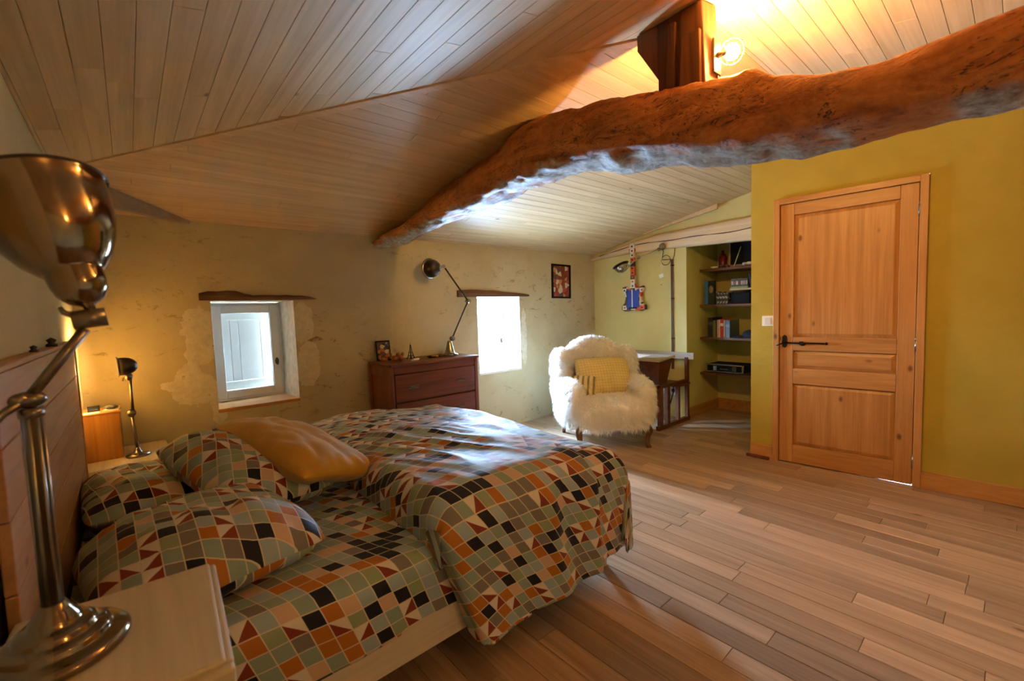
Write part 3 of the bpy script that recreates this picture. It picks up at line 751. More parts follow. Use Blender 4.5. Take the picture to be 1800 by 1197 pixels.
def fitted():
    vs = []; fs = []; uv = []; nx, ny = 90, 110
    X0, X1 = -.19, 1.70; zt = .475
    for i in range(nx + 1):
        for j in range(ny + 1):
            s = -.30 + (BY1 - BY0 + .60) * j / ny       # across, unfolded
            x = X0 + (X1 - X0) * i / nx
            w_ = BY1 - BY0; rr = .07
            def fold(d):   # d distance beyond the edge start -> (out,drop)
                if d <= 0: return 0, 0
                q = rr * math.pi / 2
                if d < q: return rr * math.sin(d / rr), rr * (1 - math.cos(d / rr))
                return rr, rr + (d - q)
            if s < rr: o_, dr = fold(rr - s); y = BY0 + rr - o_
            elif s > w_ - rr: o_, dr = fold(s - (w_ - rr)); y = BY1 - rr + o_
            else: y = BY0 + s; dr = 0
            z = zt - dr
            p = Vector((x, y, z)); nse = .012 * noise.noise(p * 3.2) + .006 * noise.noise(Vector((x * 11, y * 7, z * 9)))
            wr = .008 * max(0, noise.noise(Vector((x * 9 + y * 5, y * 2.5, 1)))) 
            if dr > .02: y += (nse + wr) * (-1 if s < 1 else 1)
            else: z += nse + wr
            vs.append((x, y, max(z, .235))); uv.append((x, s))
    for i in range(nx):
        for j in range(ny): a = i * (ny + 1) + j; fs.append((a, a + ny + 1, a + ny + 2, a + 1))
    # closing ends and bottom
    o = raw('mattress', vs, fs, M['quilt2'], None, True, uv)
    return tag(o, 'mattress in a fitted harlequin patterned sheet, bare towards the headboard', 'mattress')
fitted()

def duvet():
    X0, X1 = .74, 1.80; Y0, Y1 = BY0 - .05, BY1 + .03; zt = .605; rr = .13
    nx, ny = 150, 190; vs = []; fs = []; uv = []
    uo, ue = -.13, 1.00 + .42          # unfolded x range (relative to X0): head roll .. foot overhang
    vo, ve = -.44, (Y1 - Y0) + .36
    def fold(d, r_):
        if d <= 0: return 0, 0
        q = r_ * math.pi / 2
        if d < q: return r_ * math.sin(d / r_), r_ * (1 - math.cos(d / r_))
        return r_ + (d - q) * .03, r_ + (d - q) * .99
    for i in range(nx + 1):
        for j in range(ny + 1):
            u = uo + (X1 - X0 + .37 - uo) * i / nx; v = vo + (ve - vo) * j / ny
            hr = .052
            # near hem is longer towards the head corner
            x, dxp = X0 + u, 0; head = 0
            if u < hr:
                o_, d_ = fold(hr - u, hr); x = X0 + hr - o_; head = d_ * .95
            if u > (X1 - X0) - rr:
                o_, d_ = fold(u - (X1 - X0 - rr), rr); x = X1 - rr + o_ - .16 * max(0, d_ - rr); dxp = d_
            y, dyp = Y0 + v, 0
            tipk = max(0, 1 - u / .75); lng = 1.0 + .10 * tipk
            if v < rr: o_, d_ = fold((rr - v) * lng, rr); y = Y0 + rr - o_; dyp = d_
            if v > (Y1 - Y0) - rr: o_, d_ = fold(v - (Y1 - Y0 - rr), rr); y = Y1 - rr + o_; dyp = d_
            dr = (dxp ** 3 + dyp ** 3) ** (1 / 3)
            if dxp > 0 and dyp > 0:       # corner: the cloth swings outwards
                k_ = dxp * dyp / (dxp + dyp + 1e-6); x -= k_ * .08; y -= k_ * .12 * (1 if v < 1 else -1)
            side = min(1, dr / .1)
            shx = .30 * max(0, dyp - .06) * max(0, 1 - max(0, u) / 1.2) if v < 1 else 0
            bulge = .055 * math.sin(min(1, max(0, v / (Y1 - Y0))) * math.pi) ** .6 * math.sin(min(1, max(0, u / (X1 - X0))) * math.pi) ** .5
            lump = .018 * noise.noise(Vector((x * 2.6, y * 2.3, 5))) + .011 * noise.noise(Vector((x * 5.5, y * 5, 2)))
            wv = noise.noise(Vector((x * 7.5 + y * 2.6, y * 1.3 - x * .4, 8)))
            wrk = .017 * max(0, 1 - abs(wv) * 3.6) * math.exp(-((u - .30) / .30) ** 2) * math.exp(-((v - .85) / .60) ** 2)
            z = zt + bulge * .5 + lump + wrk - dr
            z -= head * (1 if dyp < .05 else .2)
            if side > 0:
                fl = .034 * noise.noise(Vector((x * 4.6, y * 4.6, z * 1.0))) + .016 * noise.noise(Vector((x * 11, y * 11, z * 1.6)))
                if dyp >= dxp: y += (fl + .008) * side * (-1 if v < 1 else 1)
                else: x += fl * side
            if u < hr:
                if dyp > .05: x = X0 + hr - fold(hr - u, hr)[0] + .0; y += head * .55
                z += .008 * noise.noise(Vector((x * 14, y * 16, 1)))
            ub = .80 - .26 * max(0, v) / 1.6 + .05 * math.sin(v * 2.5)            # the upper layer of the folded-back quilt ends here
            stp = max(0, min(1, (ub - u) / .028)); stp = stp * stp * (3 - 2 * stp)
            if dyp > dxp and v < 1: y -= .030 * stp * min(1, dyp / .08)
            z += .028 * stp * (1 - min(1, dyp / .12)) * (1 if u > .06 else max(0, u / .06))
            z = max(z, .10)
            vs.append((x + shx, y, z)); uv.append((u * .94 + .15 * v, v + 2.2))
    for i in range(nx):
        for j in range(ny): a = i * (ny + 1) + j; fs.append((a, a + ny + 1, a + ny + 2, a + 1))
    o = raw('duvet', vs, fs, M['quilt'], None, True, uv)
    m = o.modifiers.new('thick', 'SOLIDIFY'); m.thickness = .010; m.offset = -1
    return tag(o, 'puffy harlequin patterned duvet folded back over the foot half of the bed', 'duvet')
duvet()

def pillow(name, label, cat, loc, rot, w_, d_, t_, mat, seed, corner=.10, n=40, uvo=0.0, uvr=0.0, sag=0.0):
    vs = []; fs = []; uv = []; r = random.Random(seed); off = Vector((r.uniform(0, 50), r.uniform(0, 50), 0)); cu, su = math.cos(R(uvr)), math.sin(R(uvr))
    for side in (1, -1):
        for i in range(n + 1):
            for j in range(n + 1):
                u, v = math.sin(math.pi / 2 * (-1 + 2 * i / n)), math.sin(math.pi / 2 * (-1 + 2 * j / n))
                pu = (1 - corner * v ** 4) * (1 - .04 * (1 - v * v)); pv = (1 - corner * u ** 4) * (1 - .04 * (1 - u * u))
                x, y = u * pu * w_ / 2, v * pv * d_ / 2
                h = ((1 - abs(u) ** 3) * (1 - abs(v) ** 3)) ** .5
                nz = 1 + .20 * noise.noise(Vector((u * 1.4, v * 1.4, side)) + off)
                wr = (.010 * noise.noise(Vector((u * 4, v * 2.5, side * 3)) + off) - .010 * max(0, 1 - 4 * abs(noise.noise(Vector((u * 2.2 + v, v * 1.6, 7)) + off)))) * min(1, h * 1.6)
                z = side * (t_ / 2 * h * nz * (1.0 if side > 0 else .8)) + wr - sag * (u * u + v * v)
                vs.append((x, y, z)); uv.append((x * cu - y * su + uvo, x * su + y * cu + side * 3 + uvo))
    m = (n + 1) ** 2
    for s_ in range(2):
        for i in range(n):
            for j in range(n):
                a = s_ * m + i * (n + 1) + j; q = (a, a + n + 1, a + n + 2, a + 1); fs.append(q if s_ == 0 else q[::-1])
    o = raw(name, vs, fs, mat, None, True, uv); o.location = loc; o.rotation_euler = tuple(R(a) for a in rot)
    return tag(o, label, cat)
pillow('pillow', 'harlequin patterned pillow lying flat nearest the lamp', 'pillow', (.13, 1.74, .575), (2, -3, 10), .60, .62, .23, M['quilt'], 1, uvo=.3, uvr=25, sag=.02)
pillow('pillow', 'harlequin patterned pillow lying flat by the far end of the headboard', 'pillow', (.09, 2.48, .565), (0, 0, 4), .60, .64, .20, M['quilt'], 2, uvo=1.1, uvr=10)
pillow('pillow', 'harlequin patterned pillow leaning over the others under the yellow cushion', 'pillow', (.345, 2.20, .645), (13, 4, 20), .46, .72, .24, M['quilt'], 3, uvo=2.3, uvr=40)
pillow('cushion', 'plain mustard yellow velvet cushion on top of the patterned pillows', 'cushion', (.545, 2.17, .685), (12, 15, 21), .42, .70, .19, M['velvet'], 4, corner=.04)

# ------------------------------------------------------------------ nightstands
ns = thing('nightstand', 'cream patinated bedside table holding the near lamp', 'bedside table', (-.06, 1.09, 0), R(-3))
def local_box(root, a, b, nm, m, bev=.003): 
    g = G(); g.box(a, b); return g.obj(nm, m, root, bev)
TX0, TX1, TY0, TY1, TZ = -.165, .168, -.215, .195, .70
local_box(ns, (TX0, TY0 + .02, TZ - .035), (TX1 - .012, TY1, TZ), 'table_top', M['nightwhite'], .005)
local_box(ns, (TX1 - .016, TY0 + .02, TZ - .042), (TX1, TY1, TZ - .006), 'edge_moulding', M['nightwhite'], .006)
local_box(ns, (TX0, TY0, TZ - .042), (TX1, TY0 + .022, TZ - .008), 'edge_moulding', M['nightwhite'], .006)
local_box(ns, (TX0, TY0 + .025, .25), (TX1 - .03, TY1 - .01, TZ - .036), 'body', M['nightwhite'])
d_ = local_box(ns, (TX1 - .031, TY0 + .045, .50), (TX1 - .02, TY1 - .03, TZ - .06), 'drawer', M['nightwhite'])
g = G(); g.ball((TX1 - .008, 0, .57), .014, 12); g.obj('knob', M['bronze2'], d_)
for x in (TX0 + .025, TX1 - .055):
    for y in (TY0 + .05, TY1 - .035): local_box(ns, (x - .018, y - .018, 0), (x + .018, y + .018, .25), 'leg', M['nightwhite'])
fn = thing('nightstand', 'low cream bedside table in the far corner by the back wall', 'bedside table', (-.04, 3.40, 0))
local_box(fn, (-.19, -.25, .49), (.172, .25, .52), 'table_top', M['nightwhite'], .005)
local_box(fn, (-.18, -.235, .16), (.15, .24, .489), 'body', M['nightwhite'])
d_ = local_box(fn, (.15, -.22, .33), (.16, .22, .47), 'drawer', M['nightwhite'])
g = G(); g.ball((.17, 0, .40), .013, 10); g.obj('knob', M['bronze2'], d_)
for x in (-.16, .13):
    for y in (-.21, .21): local_box(fn, (x - .018, y - .018, 0), (x + .018, y + .018, .16), 'leg', M['nightwhite'])
wb_ = thing('wooden_box', 'honey-coloured wooden box block standing in the corner behind the bed', 'box', (-.15, 3.45, .52))
local_box(wb_, (-.085, -.10, .0), (.075, .12, .262), 'body', M['logwood'], .004)
local_box(wb_, (-.088, -.105, .262), (.08, .125, .272), 'lid', M['pine_x'], .002)
ph = thing('phone', 'small black phone propped on the wooden box', 'phone', (-.185, 3.44, .792), R(4))
g = G(); g.box((-.026, -.005, 0), (.026, .005, .032)); g.obj('case', M['black'], ph, .002)
g = G(); g.box((-.023, -.0056, .003), (.023, -.005, .029)); g.obj('screen', plain('phone_screen', '#1c222c', .1), ph)
nt = thing('note_paper', 'white slip of paper lying under the phone on the wooden box', 'paper', (-.19, 3.375, .792))
g = G(); g.box((-.035, -.022, 0), (.03, .022, .003)); g.obj('sheet', M['paper'], nt)
gl = thing('glasses_case', 'rounded dark grey glasses case on white papers on the wooden box', 'case', (-.11, 3.41, .792), R(-8))
g = G(); g.box((-.036, -.028, 0), (.036, .026, .007)); g.obj('paper_stack', M['paper'], gl)
g = G(); g.ball((0, 0, .019), .012, 12, (2.6, 1.6, 1)); g.obj('case', M['rubber'], gl)
g = G(); g.lathe([(.0, 0), (.03, .005), (.038, .03), (.03, .055), (.012, .065), (0, .066)], 16, Matrix.Translation((-.16, 3.02, .475)))
tag(g.obj('crumpled_cloth', M['paper']), 'crumpled white cloth tucked between headboard and far pillow', 'cloth')

# ------------------------------------------------------------------ near table lamp
def crisp(prof, e=.0007):
    out = [prof[0]]
    for i in range(1, len(prof) - 1):
        p, q, n_ = Vector(prof[i - 1]), Vector(prof[i]), Vector(prof[i + 1])
        for w_ in (p, n_):
            l = (w_ - q).length
            if l > 3 * e: out.append(tuple(q.lerp(w_, e / l)))
            else: out.append(tuple(q.lerp(w_, .33)))
    return out + [prof[-1]]
def aim(loc, d): return Matrix.Translation(loc) @ Vector(d).normalized().to_track_quat('Z', 'Y').to_matrix().to_4x4()
L1 = thing('table_lamp', 'large smoked nickel reading lamp on the near bedside table', 'lamp', (-.138, 1.115, .70))
def lathe_part(root, prof, nm, m, T=None, n=40):
    g = G(); g.lathe(prof, n, T); return g.obj(nm, m, root)
lathe_part(L1, crisp([(.0, 0), (.097, 0), (.101, .006), (.101, .014), (.095, .021), (.080, .025), (.074, .027), (.073, .036), (.066, .041), (.056, .043), (.054, .052), (.046, .058), (.036, .060), (.034, .068), (.024, .082), (.017, .096), (0, .098)]), 'base', M['bronze'])
lathe_part(L1, [(.0135, .088), (.0135, .43), (.017, .432), (.017, .447), (.0, .447)], 'pole', M['bronze2'], None, 20)
for k in range(7):
    a = 2 * math.pi * k / 7
    g = G(); g.cyl((.0125 * math.cos(a), .0125 * math.sin(a), .092), (.0125 * math.cos(a), .0125 * math.sin(a), .43), .0028, n=8); g.obj('pole_rib', M['steel'], L1)
g = G(); g.ball((0, 0, .462), .017, 14, (1.3, 1, .9)); g.cyl((-.012, -.016, .462), (-.012, .018, .462), .012, n=14); g.obj('elbow_joint', M['bronze2'], L1)
g = G(); g.tube([(.008, 0, .470), (-.03, -.02, .445), (-.05, -.035, .425)], [.006, .007, .011], 12); g.ball((-.055, -.038, .421), .014, 12, (1.2, 1, .9)); g.obj('counter_arm', M['bronze2'], L1)
g = G(); g.tube([(.0, 0, .466), (.078, .0, .580)], .0085, 12); g.obj('arm', M['bronze2'], L1)
g = G(); g.cyl((.062, .0, .595), (.108, -.0, .601), .017, n=18); g.ball((.080, 0, .598), .017, 12); g.tube([(.066, 0, .603), (.052, 0, .610), (.048, 0, .620)], [.006, .005, .003], 8); g.obj('head_joint', M['bronze2'], L1)
hd = Matrix.Translation((.088, 0, .612)) @ Matrix.Rotation(R(-15), 4, 'Y') @ Matrix.Rotation(R(-17), 4, 'X')
SH = [(.006, -.004), (.009, .010), (.014, .014), (.026, .022), (.036, .036), (.040, .054), (.041, .074), (.0412, .0765), (.045, .079), (.064, .102), (.081, .136), (.092, .172), (.098, .208), (.0995, .240), (.102, .243), (.102, .248), (.097, .248), (.095, .208), (.078, .138), (.060, .104), (.036, .076), (.0, .070)]
lathe_part(L1, SH, 'lamp_shade', M['bronze'], hd, 64)
g = G(); g.tube([tuple(hd @ Vector((.102 * math.cos(2 * math.pi * k / 56), .102 * math.sin(2 * math.pi * k / 56), .246))) for k in range(57)], .0032, 8); g.obj('rim', M['lampdark'], L1)
g = G(); g.lathe([(0, .085), (.014, .09), (.028, .12), (.028, .135), (.014, .158), (0, .162)], 20, hd); g.obj('bulb', M['inner'], L1)

# far bedside lamp (lit, turned to the left wall)
L2 = thing('table_lamp', 'lit dark reading lamp turned to the wall on the far bedside table', 'lamp', (-.012, 3.33, .52))
lathe_part(L2, [(0, 0), (.055, 0), (.058, .008), (.045, .016), (.02, .022), (.012, .04), (.009, .05), (0, .05)], 'base', M['bronze2'], None, 28)
g = G(); g.cyl((0, 0, .045), (-.012, 0, .24), .008, n=12); g.obj('lower_arm', M['bronze2'], L2)
g = G(); g.cyl((-.012, -.02, .252), (-.012, .02, .252), .020, n=18); g.ball((-.012, 0, .252), .021, 12); g.obj('joint', M['bronze2'], L2)
g = G(); g.cyl((-.006, 0, .262), (-.004, 0, .445), .007, n=12); g.obj('upper_arm', M['bronze2'], L2)
g = G(); g.ball((-.010, 0, .462), .019, 14, (1, 1, 1.2)); g.tube([(-.012, 0, .462), (-.035, 0, .455), (-.037, 0, .44)], .004, 8); g.obj('head_joint', M['bronze2'], L2)
h2 = Matrix.Translation((.022, 0, .525)) @ Matrix.Rotation(R(-92), 4, 'Y')
lathe_part(L2, [(.0, -.012), (.018, -.010), (.034, .002), (.046, .022), (.050, .045), (.050, .070), (.0475, .070), (.0475, .045), (.043, .024), (.030, .006), (.0, -.006)], 'lamp_shade', M['lampdark'], h2, 36)
g = G(); g.lathe([(.050, .070), (.058, .074), (.058, .077), (.048, .077), (.048, .070)], 36, h2, cap=False); g.obj('rim', M['inner'], L2)
g = G(); T = h2 @ Matrix.Translation((0, 0, .042)); g.ball(T.translation, .020, 14); g.obj('bulb', emis('warm_bulb_bed', (1.0, .60, .20), BEDLAMP), L2)

# ------------------------------------------------------------------ chest of drawers
ch = thing('chest_of_drawers', 'reddish brown wooden chest of drawers against the back wall', 'chest of drawers', (1.96, 3.455, 0))
HW, HD, HZ = .415, .20, .885
local_box(ch, (-HW - .018, -HD - .022, HZ - .022), (HW + .018, HD + .01, HZ), 'top', M['redwood_x'], .005)
local_box(ch, (-HW + .02, -HD + .02, .06), (HW - .02, HD, HZ - .023), 'carcass', M['redwood_x'])
for s in (-1, 1):
    local_box(ch, (s * HW - .02, -HD, 0), (s * HW + .02, -HD + .05, HZ - .022), 'corner_post', M['redwood_z'], .008)
    local_box(ch, (s * HW - .02, HD - .04, 0), (s * HW + .02, HD, HZ - .022), 'corner_post', M['redwood_z'], .008)
    for (a, b) in ((.10, .2), (.78, .862)): local_box(ch, (s * HW - .014, -HD + .05, a), (s * HW + .014, HD - .04, b), 'side_rail', M['redwood_z'])
    local_box(ch, (s * HW - .006, -HD + .05, .2), (s * HW + .006, HD - .04, .78), 'side_panel', M['redwood_z'])
for a, b in ((.05, .10), (.80, .862)): local_box(ch, (-HW + .02, -HD + .004, a), (HW - .02, -HD + .03, b), 'front_rail', M['redwood_x'])
for a, b in ((.105, .325), (.335, .56), (.57, .795)):
    dr = local_box(ch, (-HW + .026, -HD - .002, a), (HW - .026, -HD + .03, b), 'drawer', M['redwood_x'], .007)
    for x in (-.23, .23):
        zc = (a + b) / 2
        g = G(); g.box((x - .045, -HD - .006, zc - .012), (x + .045, -HD - .001, zc + .012)); g.tube([(x - .035, -HD - .004, zc + .004), (x - .033, -HD - .022, zc - .002), (x + .033, -HD - .022, zc - .002), (x + .035, -HD - .004, zc + .004)], .0045, 8)
        g.obj('handle', M['bronze2'], dr)

# things on the chest
def artcard(name, scale=14.0, pal=None, seed=0.0):
    k = N(name); v = k.n('TexCoord').outputs['Object']; a = k.n('VectorMath', operation='ADD'); k.L(v, a.inputs[0]); a.inputs[1].default_value = (seed, seed, seed)
    vo = k.n('TexVoronoi'); k.L(a.outputs[0], vo.inputs['Vector']); vo.inputs['Scale'].default_value = scale
    s_ = k.n('SeparateColor'); k.L(vo.outputs['Color'], s_.inputs[0])
    k.set(**{'Base Color': k.ramp(s_.outputs[0], pal, True), 'Roughness': .4}); return k.m
bk = thing('picture_card', 'small dark illustrated card standing at the left of the chest top', 'card', (1.655, 3.615, HZ), R(-8))
g = G(); T = Matrix.Rotation(R(-10), 4, 'X'); g.box((-.062, 0, 0), (.062, .012, .175), T); g.obj('board', M['black'], bk, .002)
g = G(); g.box((-.052, -.0015, .012), (.052, 0, .163), T); g.obj('print', artcard('card_print', 34, [(0, '#2a1a14'), (.3, '#5a3020'), (.5, '#3a4048'), (.7, '#a06a30'), (.88, '#c9b48a')]), bk)
orng = plain('orange_glaze', '#9c5a22', .5, 0, .35, 40, .3)
for i, (x, y, s) in enumerate(((1.60, 3.50, 1.0), (1.685, 3.47, 1.15), (1.755, 3.505, 1.05))):
    t = thing('animal_figurine', ('small orange-brown animal figurine at the left end of the chest top', 'middle orange-brown animal figurine before the small card', 'right-hand orange-brown animal figurine before the small card')[i], 'figurine', (x, y, HZ), R(-20 + 30 * i), 'figurines on the chest')
    g = G(); g.ball((0, 0, .022 * s), .022 * s, 14, (1.35, .9, 1)); g.obj('body', orng, t)
    g = G(); g.ball((.02 * s, -.008, .046 * s), .015 * s, 12); g.ball((.02 * s, -.016, .06 * s), .005 * s, 8); g.ball((.028 * s, -.002, .06 * s), .005 * s, 8); g.obj('head', orng, t)
    g = G(); g.tube([(-.024 * s, 0, .015 * s), (-.036 * s, 0, .035 * s), (-.028 * s, 0, .06 * s)], [.006, .011 * s, .007], 10); g.obj('tail', orng, t)
tw = thing('tower_figurine', 'slim dark iron lattice tower figurine on the chest top', 'figurine', (1.865, 3.53, HZ), R(20))
for sx_, sy_ in ((-1, -1), (1, -1), (1, 1), (-1, 1)):
    g = G(); g.tube([(sx_ * .024, sy_ * .024, 0), (sx_ * .015, sy_ * .015, .028), (sx_ * .0075, sy_ * .0075, .07), (sx_ * .002, sy_ * .002, .125)], [.0045, .004, .003, .002], 6); g.obj('leg', M['iron'], tw)
g = G(); g.box((-.019, -.019, .026), (.019, .019, .030)); g.obj('platform', M['iron'], tw)
g = G(); g.box((-.011, -.011, .055), (.011, .011, .058)); g.obj('platform', M['iron'], tw)
g = G(); g.cyl((0, 0, .10), (0, 0, .145), .003, .0008, 6); g.obj('spire', M['iron'], tw)
g = G(); g.prism([(-.04, -.02), (.03, -.026), (.045, .012), (-.02, .028)], 0, .004, lambda u, v, d: (1.83 + u, 3.40 + v, HZ + d)); g.prism([(-.02, -.012), (.03, -.015), (.034, .014), (-.014, .018)], .004, .012, lambda u, v, d: (1.84 + u, 3.40 + v, HZ + d + u * .1))
tag(g.obj('folded_note', M['paper']), 'folded pale paper lying on the chest before the tower figurine', 'paper')
dsh = thing('trinket_dish', 'small dark oval dish with a tan lid on the chest near the lamp', 'dish', (2.03, 3.44, HZ))
g = G(); g.lathe([(0, 0), (.03, 0), (.045, .012), (.043, .014), (.03, .005), (0, .004)], 20, Matrix.Diagonal((1.2, .8, 1, 1))); g.obj('dish', M['iron'], dsh)
g = G(); g.lathe([(0, .0), (.03, .0), (.03, .009), (0, .012)], 18, Matrix.Translation((.02, -.01, .007)) @ Matrix.Diagonal((1.1, .7, 1, 1))); g.obj('lid', plain('tan_lid', '#b98a58', .6), dsh)
g = G(); g.lathe([(0, 0), (.018, 0), (.022, .012), (.012, .022), (0, .024)], 14, Matrix.Translation((2.125, 3.46, HZ)))
tag(g.obj('trinket_pot', M['redwood_x']), 'tiny dark red pot beside the foot of the chest lamp', 'pot')

# articulated lamp on the chest
L3 = thing('desk_lamp', 'tall jointed grey metal lamp standing on the chest of drawers', 'lamp', (2.235, 3.47, HZ))
lathe_part(L3, [(0, 0), (.075, 0), (.078, .008), (.070, .016), (.050, .022), (.040, .05), (.030, .09), (.022, .125), (.016, .135), (0, .137)], 'base', M['steel'], None, 26)
for k in range(3):
    a = 2 * math.pi * k / 3 + .5
    g = G(); g.ball((.072 * math.cos(a), .072 * math.sin(a), .013), .013, 10); g.obj('foot_bolt', M['steel'], L3)
g = G(); g.ball((.018, -.02, .155), .024, 12); g.cyl((.018, -.045, .155), (.018, .0, .155), .02, n=14); g.obj('base_joint', M['steel'], L3)
A, B_, C_ = (.018, -.02, .155), (.215, -.02, .50), (-.035, -.02, .815)
g = G(); g.cyl(A, B_, .0075, n=10); g.obj('lower_arm', M['lampdark'], L3)
g = G(); g.ball(B_, .020, 12); g.cyl((B_[0], -.045, B_[2]), (B_[0], .005, B_[2]), .016, n=14); g.obj('elbow', M['steel'], L3)
g = G(); g.cyl(B_, C_, .0075, n=10); g.obj('upper_arm', M['lampdark'], L3)
g = G(); g.ball(C_, .018, 12); g.cyl(C_, (-.09, -.02, .80), .012, n=12); g.cyl((-.075, -.02, .805), (-.10, -.02, .80), .024, n=16); g.obj('head_joint', M['steel'], L3)
h3 = aim((-.105, -.03, .80), (-.20, .97, .02))
lathe_part(L3, [(.0, 0), (.025, .002), (.055, .018), (.076, .048), (.083, .082), (.083, .105), (.079, .105), (.079, .082), (.07, .05), (.05, .024), (0, .01)], 'lamp_shade', M['lampdark'], h3, 36)
g = G(); g.lathe([(.083, .103), (.094, .108), (.094, .113), (.080, .113), (.080, .103)], 36, h3, cap=False); g.obj('rim', M['silver'], L3)

# picture on the back wall
pc = thing('framed_picture', 'small narrow picture with dark frame on the back wall near the corner', 'picture', (4.015, YB, 1.61))
pc.rotation_euler = (0, R(1.2), 0)
fw, fh = .165, .205
for a, b in (((-fw, -fh), (-fw + .02, fh)), ((fw - .02, -fh), (fw, fh)), ((-fw + .02, -fh), (fw - .02, -fh + .02)), ((-fw + .02, fh - .02), (fw - .02, fh))):
    g = G(); g.box((a[0], -.02, a[1]), (b[0], 0.0, b[1])); g.obj('frame', M['black'], pc, .002)
g = G(); g.box((-fw + .02, -.008, -fh + .02), (fw - .02, -.002, fh - .02)); g.obj('print', artcard('picture_print', 19, [(0, '#7a2a1c'), (.25, '#c9bfae'), (.42, '#8a3a24'), (.58, '#b98a4a'), (.72, '#4a4248'), (.86, '#a8442c')], 3.3), pc)

# ------------------------------------------------------------------ armchair
AC = Vector((3.215, 2.35, 0)); arz = R(-33)
ac = thing('armchair', 'shaggy cream fur armchair with dark cabriole legs in the nook', 'armchair', AC, arz)
def rbox(c, h, p=.5, n=20):
    g = G(); m = n // 2; vs = []; fs = []
    for j in range(m + 1):
        th = math.pi * j / m - math.pi / 2
        for i in range(n):
            a = 2 * math.pi * i / n; f = lambda q: math.copysign(abs(q) ** p, q)
            vs.append((c[0] + h[0] * f(math.cos(th)) * f(math.cos(a)), c[1] + h[1] * f(math.cos(th)) * f(math.sin(a)), c[2] + h[2] * f(math.sin(th))))
    for j in range(m):
        for i in range(n):
            k = (i + 1) % n; fs.append((j * n + i, j * n + k, (j + 1) * n + k, (j + 1) * n + i))
    return vs, fs
g = G()
for c, h, p in (((0, .27, .315), (.355, .30, .135), .5), ((-.335, .30, .40), (.075, .285, .205), .55), ((.335, .30, .40), (.075, .285, .205), .55),
                ((0, .60, .54), (.375, .085, .36), .45), ((0, .62, .80), (.22, .075, .175), .7), ((-.345, .55, .62), (.06, .12, .26), .6), ((.345, .55, .62), (.06, .12, .26), .6), ((0, .0, .30), (.33, .08, .12), .6)):
    g.add(*rbox(c, h, p))
body = g.obj('upholstery', M['fur'], ac)
mm = body.modifiers.new('remesh', 'REMESH'); mm.mode = 'VOXEL'; mm.voxel_size = .022
ms = body.modifiers.new('smooth', 'SMOOTH'); ms.iterations = 6
dg = bpy.context.evaluated_depsgraph_get(); me2 = bpy.data.meshes.new_from_object(body.evaluated_get(dg))
body.modifiers.clear(); body.data = me2
me2.polygons.foreach_set('use_smooth', [True] * len(me2.polygons))
def fur(body, root, count, L, seed):
    r = random.Random(seed); me = body.data; ar = [p.area for p in me.polygons]; tot = sum(ar); vs = []; fs = []
    for p, a in zip(me.polygons, ar):
        k = a / tot * count; k = int(k) + (1 if r.random() < k - int(k) else 0)
        co = [me.vertices[i].co for i in p.vertices]; nrm_ = p.normal
        if nrm_.z < -.75: continue
        for _ in range(k):
            a_, b_ = r.random(), r.random()
            q = co[0].lerp(co[1], a_).lerp(co[-1].lerp(co[-2], a_), b_)
            cl = Vector((noise.noise(q * 22), noise.noise(q * 22 + Vector((9, 0, 0))), noise.noise(q * 22 + Vector((0, 9, 0)))))
            d = (nrm_ + cl * 1.8 + Vector((r.uniform(-.3, .3), r.uniform(-.3, .3), r.uniform(-.3, .3) - .35))).normalized()
            l = L * r.uniform(.6, 1.25); t = d.cross(Vector((r.uniform(-1, 1), r.uniform(-1, 1), r.uniform(-1, 1)))).normalized() * .0026
            m_ = q + d * l * .55; e_ = q + d * l * .85 + Vector((0, 0, -.35 * l)) + cl * .004
            o_ = len(vs); vs += [q - t, q + t, m_ + t * .8, m_ - t * .8, e_]; fs += [(o_, o_ + 1, o_ + 2, o_ + 3), (o_ + 3, o_ + 2, o_ + 4)]
    o = raw('fur', [tuple(v) for v in vs], fs, M['strand'], root, False); o['kind'] = 'stuff'; o['label'] = 'long shaggy cream fur'; return o
fur(body, ac, 60000, .058, 5)
for s in (-1, 1):
    x = s * .30
    g = G(); g.tube([(x, .06, .25), (x + s * .02, .03, .20), (x + s * .03, .0, .15), (x + s * .015, .02, .08), (x + s * .01, .0, .03), (x + s * .015, -.02, 0)], [.035, .034, .030, .020, .016, .022], 12); g.obj('leg', M['darkwood'], ac)
    g = G(); g.tube([(x, .58, .25), (x, .62, .1), (x, .66, 0)], [.026, .02, .016], 10); g.obj('leg', M['darkwood'], ac)
chk = N('checked_cushion'); uv = chk.n('UVMap').outputs[0]; sp = chk.n('SeparateXYZ'); chk.L(uv, sp.inputs[0])
lx = chk.math('LESS_THAN', chk.math('FRACT', chk.math('DIVIDE', sp.outputs[0], .028)), .16); lz = chk.math('LESS_THAN', chk.math('FRACT', chk.math('DIVIDE', sp.outputs[1], .028)), .16)
chk.set(**{'Base Color': chk.mix(chk.math('MULTIPLY', chk.math('MAXIMUM', lx, lz), .5), C3('#d8bf74'), C3('#8d8a70')), 'Roughness': .85})
def at_chair(p): return Matrix.Translation(AC) @ Matrix.Rotation(arz, 4, 'Z') @ Vector(p)
pillow('cushion', 'pale yellow checked cushion propped on the fur armchair', 'cushion', at_chair((.04, .38, .60)), (62, 0, -33), .56, .42, .18, chk.m, 21, uvo=.5)
strp = N('striped_cushion'); uv = strp.n('UVMap').outputs[0]; sp = strp.n('SeparateXYZ'); strp.L(uv, sp.inputs[0])
strp.set(**{'Base Color': strp.mix(strp.math('LESS_THAN', strp.math('FRACT', strp.math('DIVIDE', sp.outputs[0], .05)), .4), C3('#d6c48e'), C3('#8a7a4a')), 'Roughness': .85})
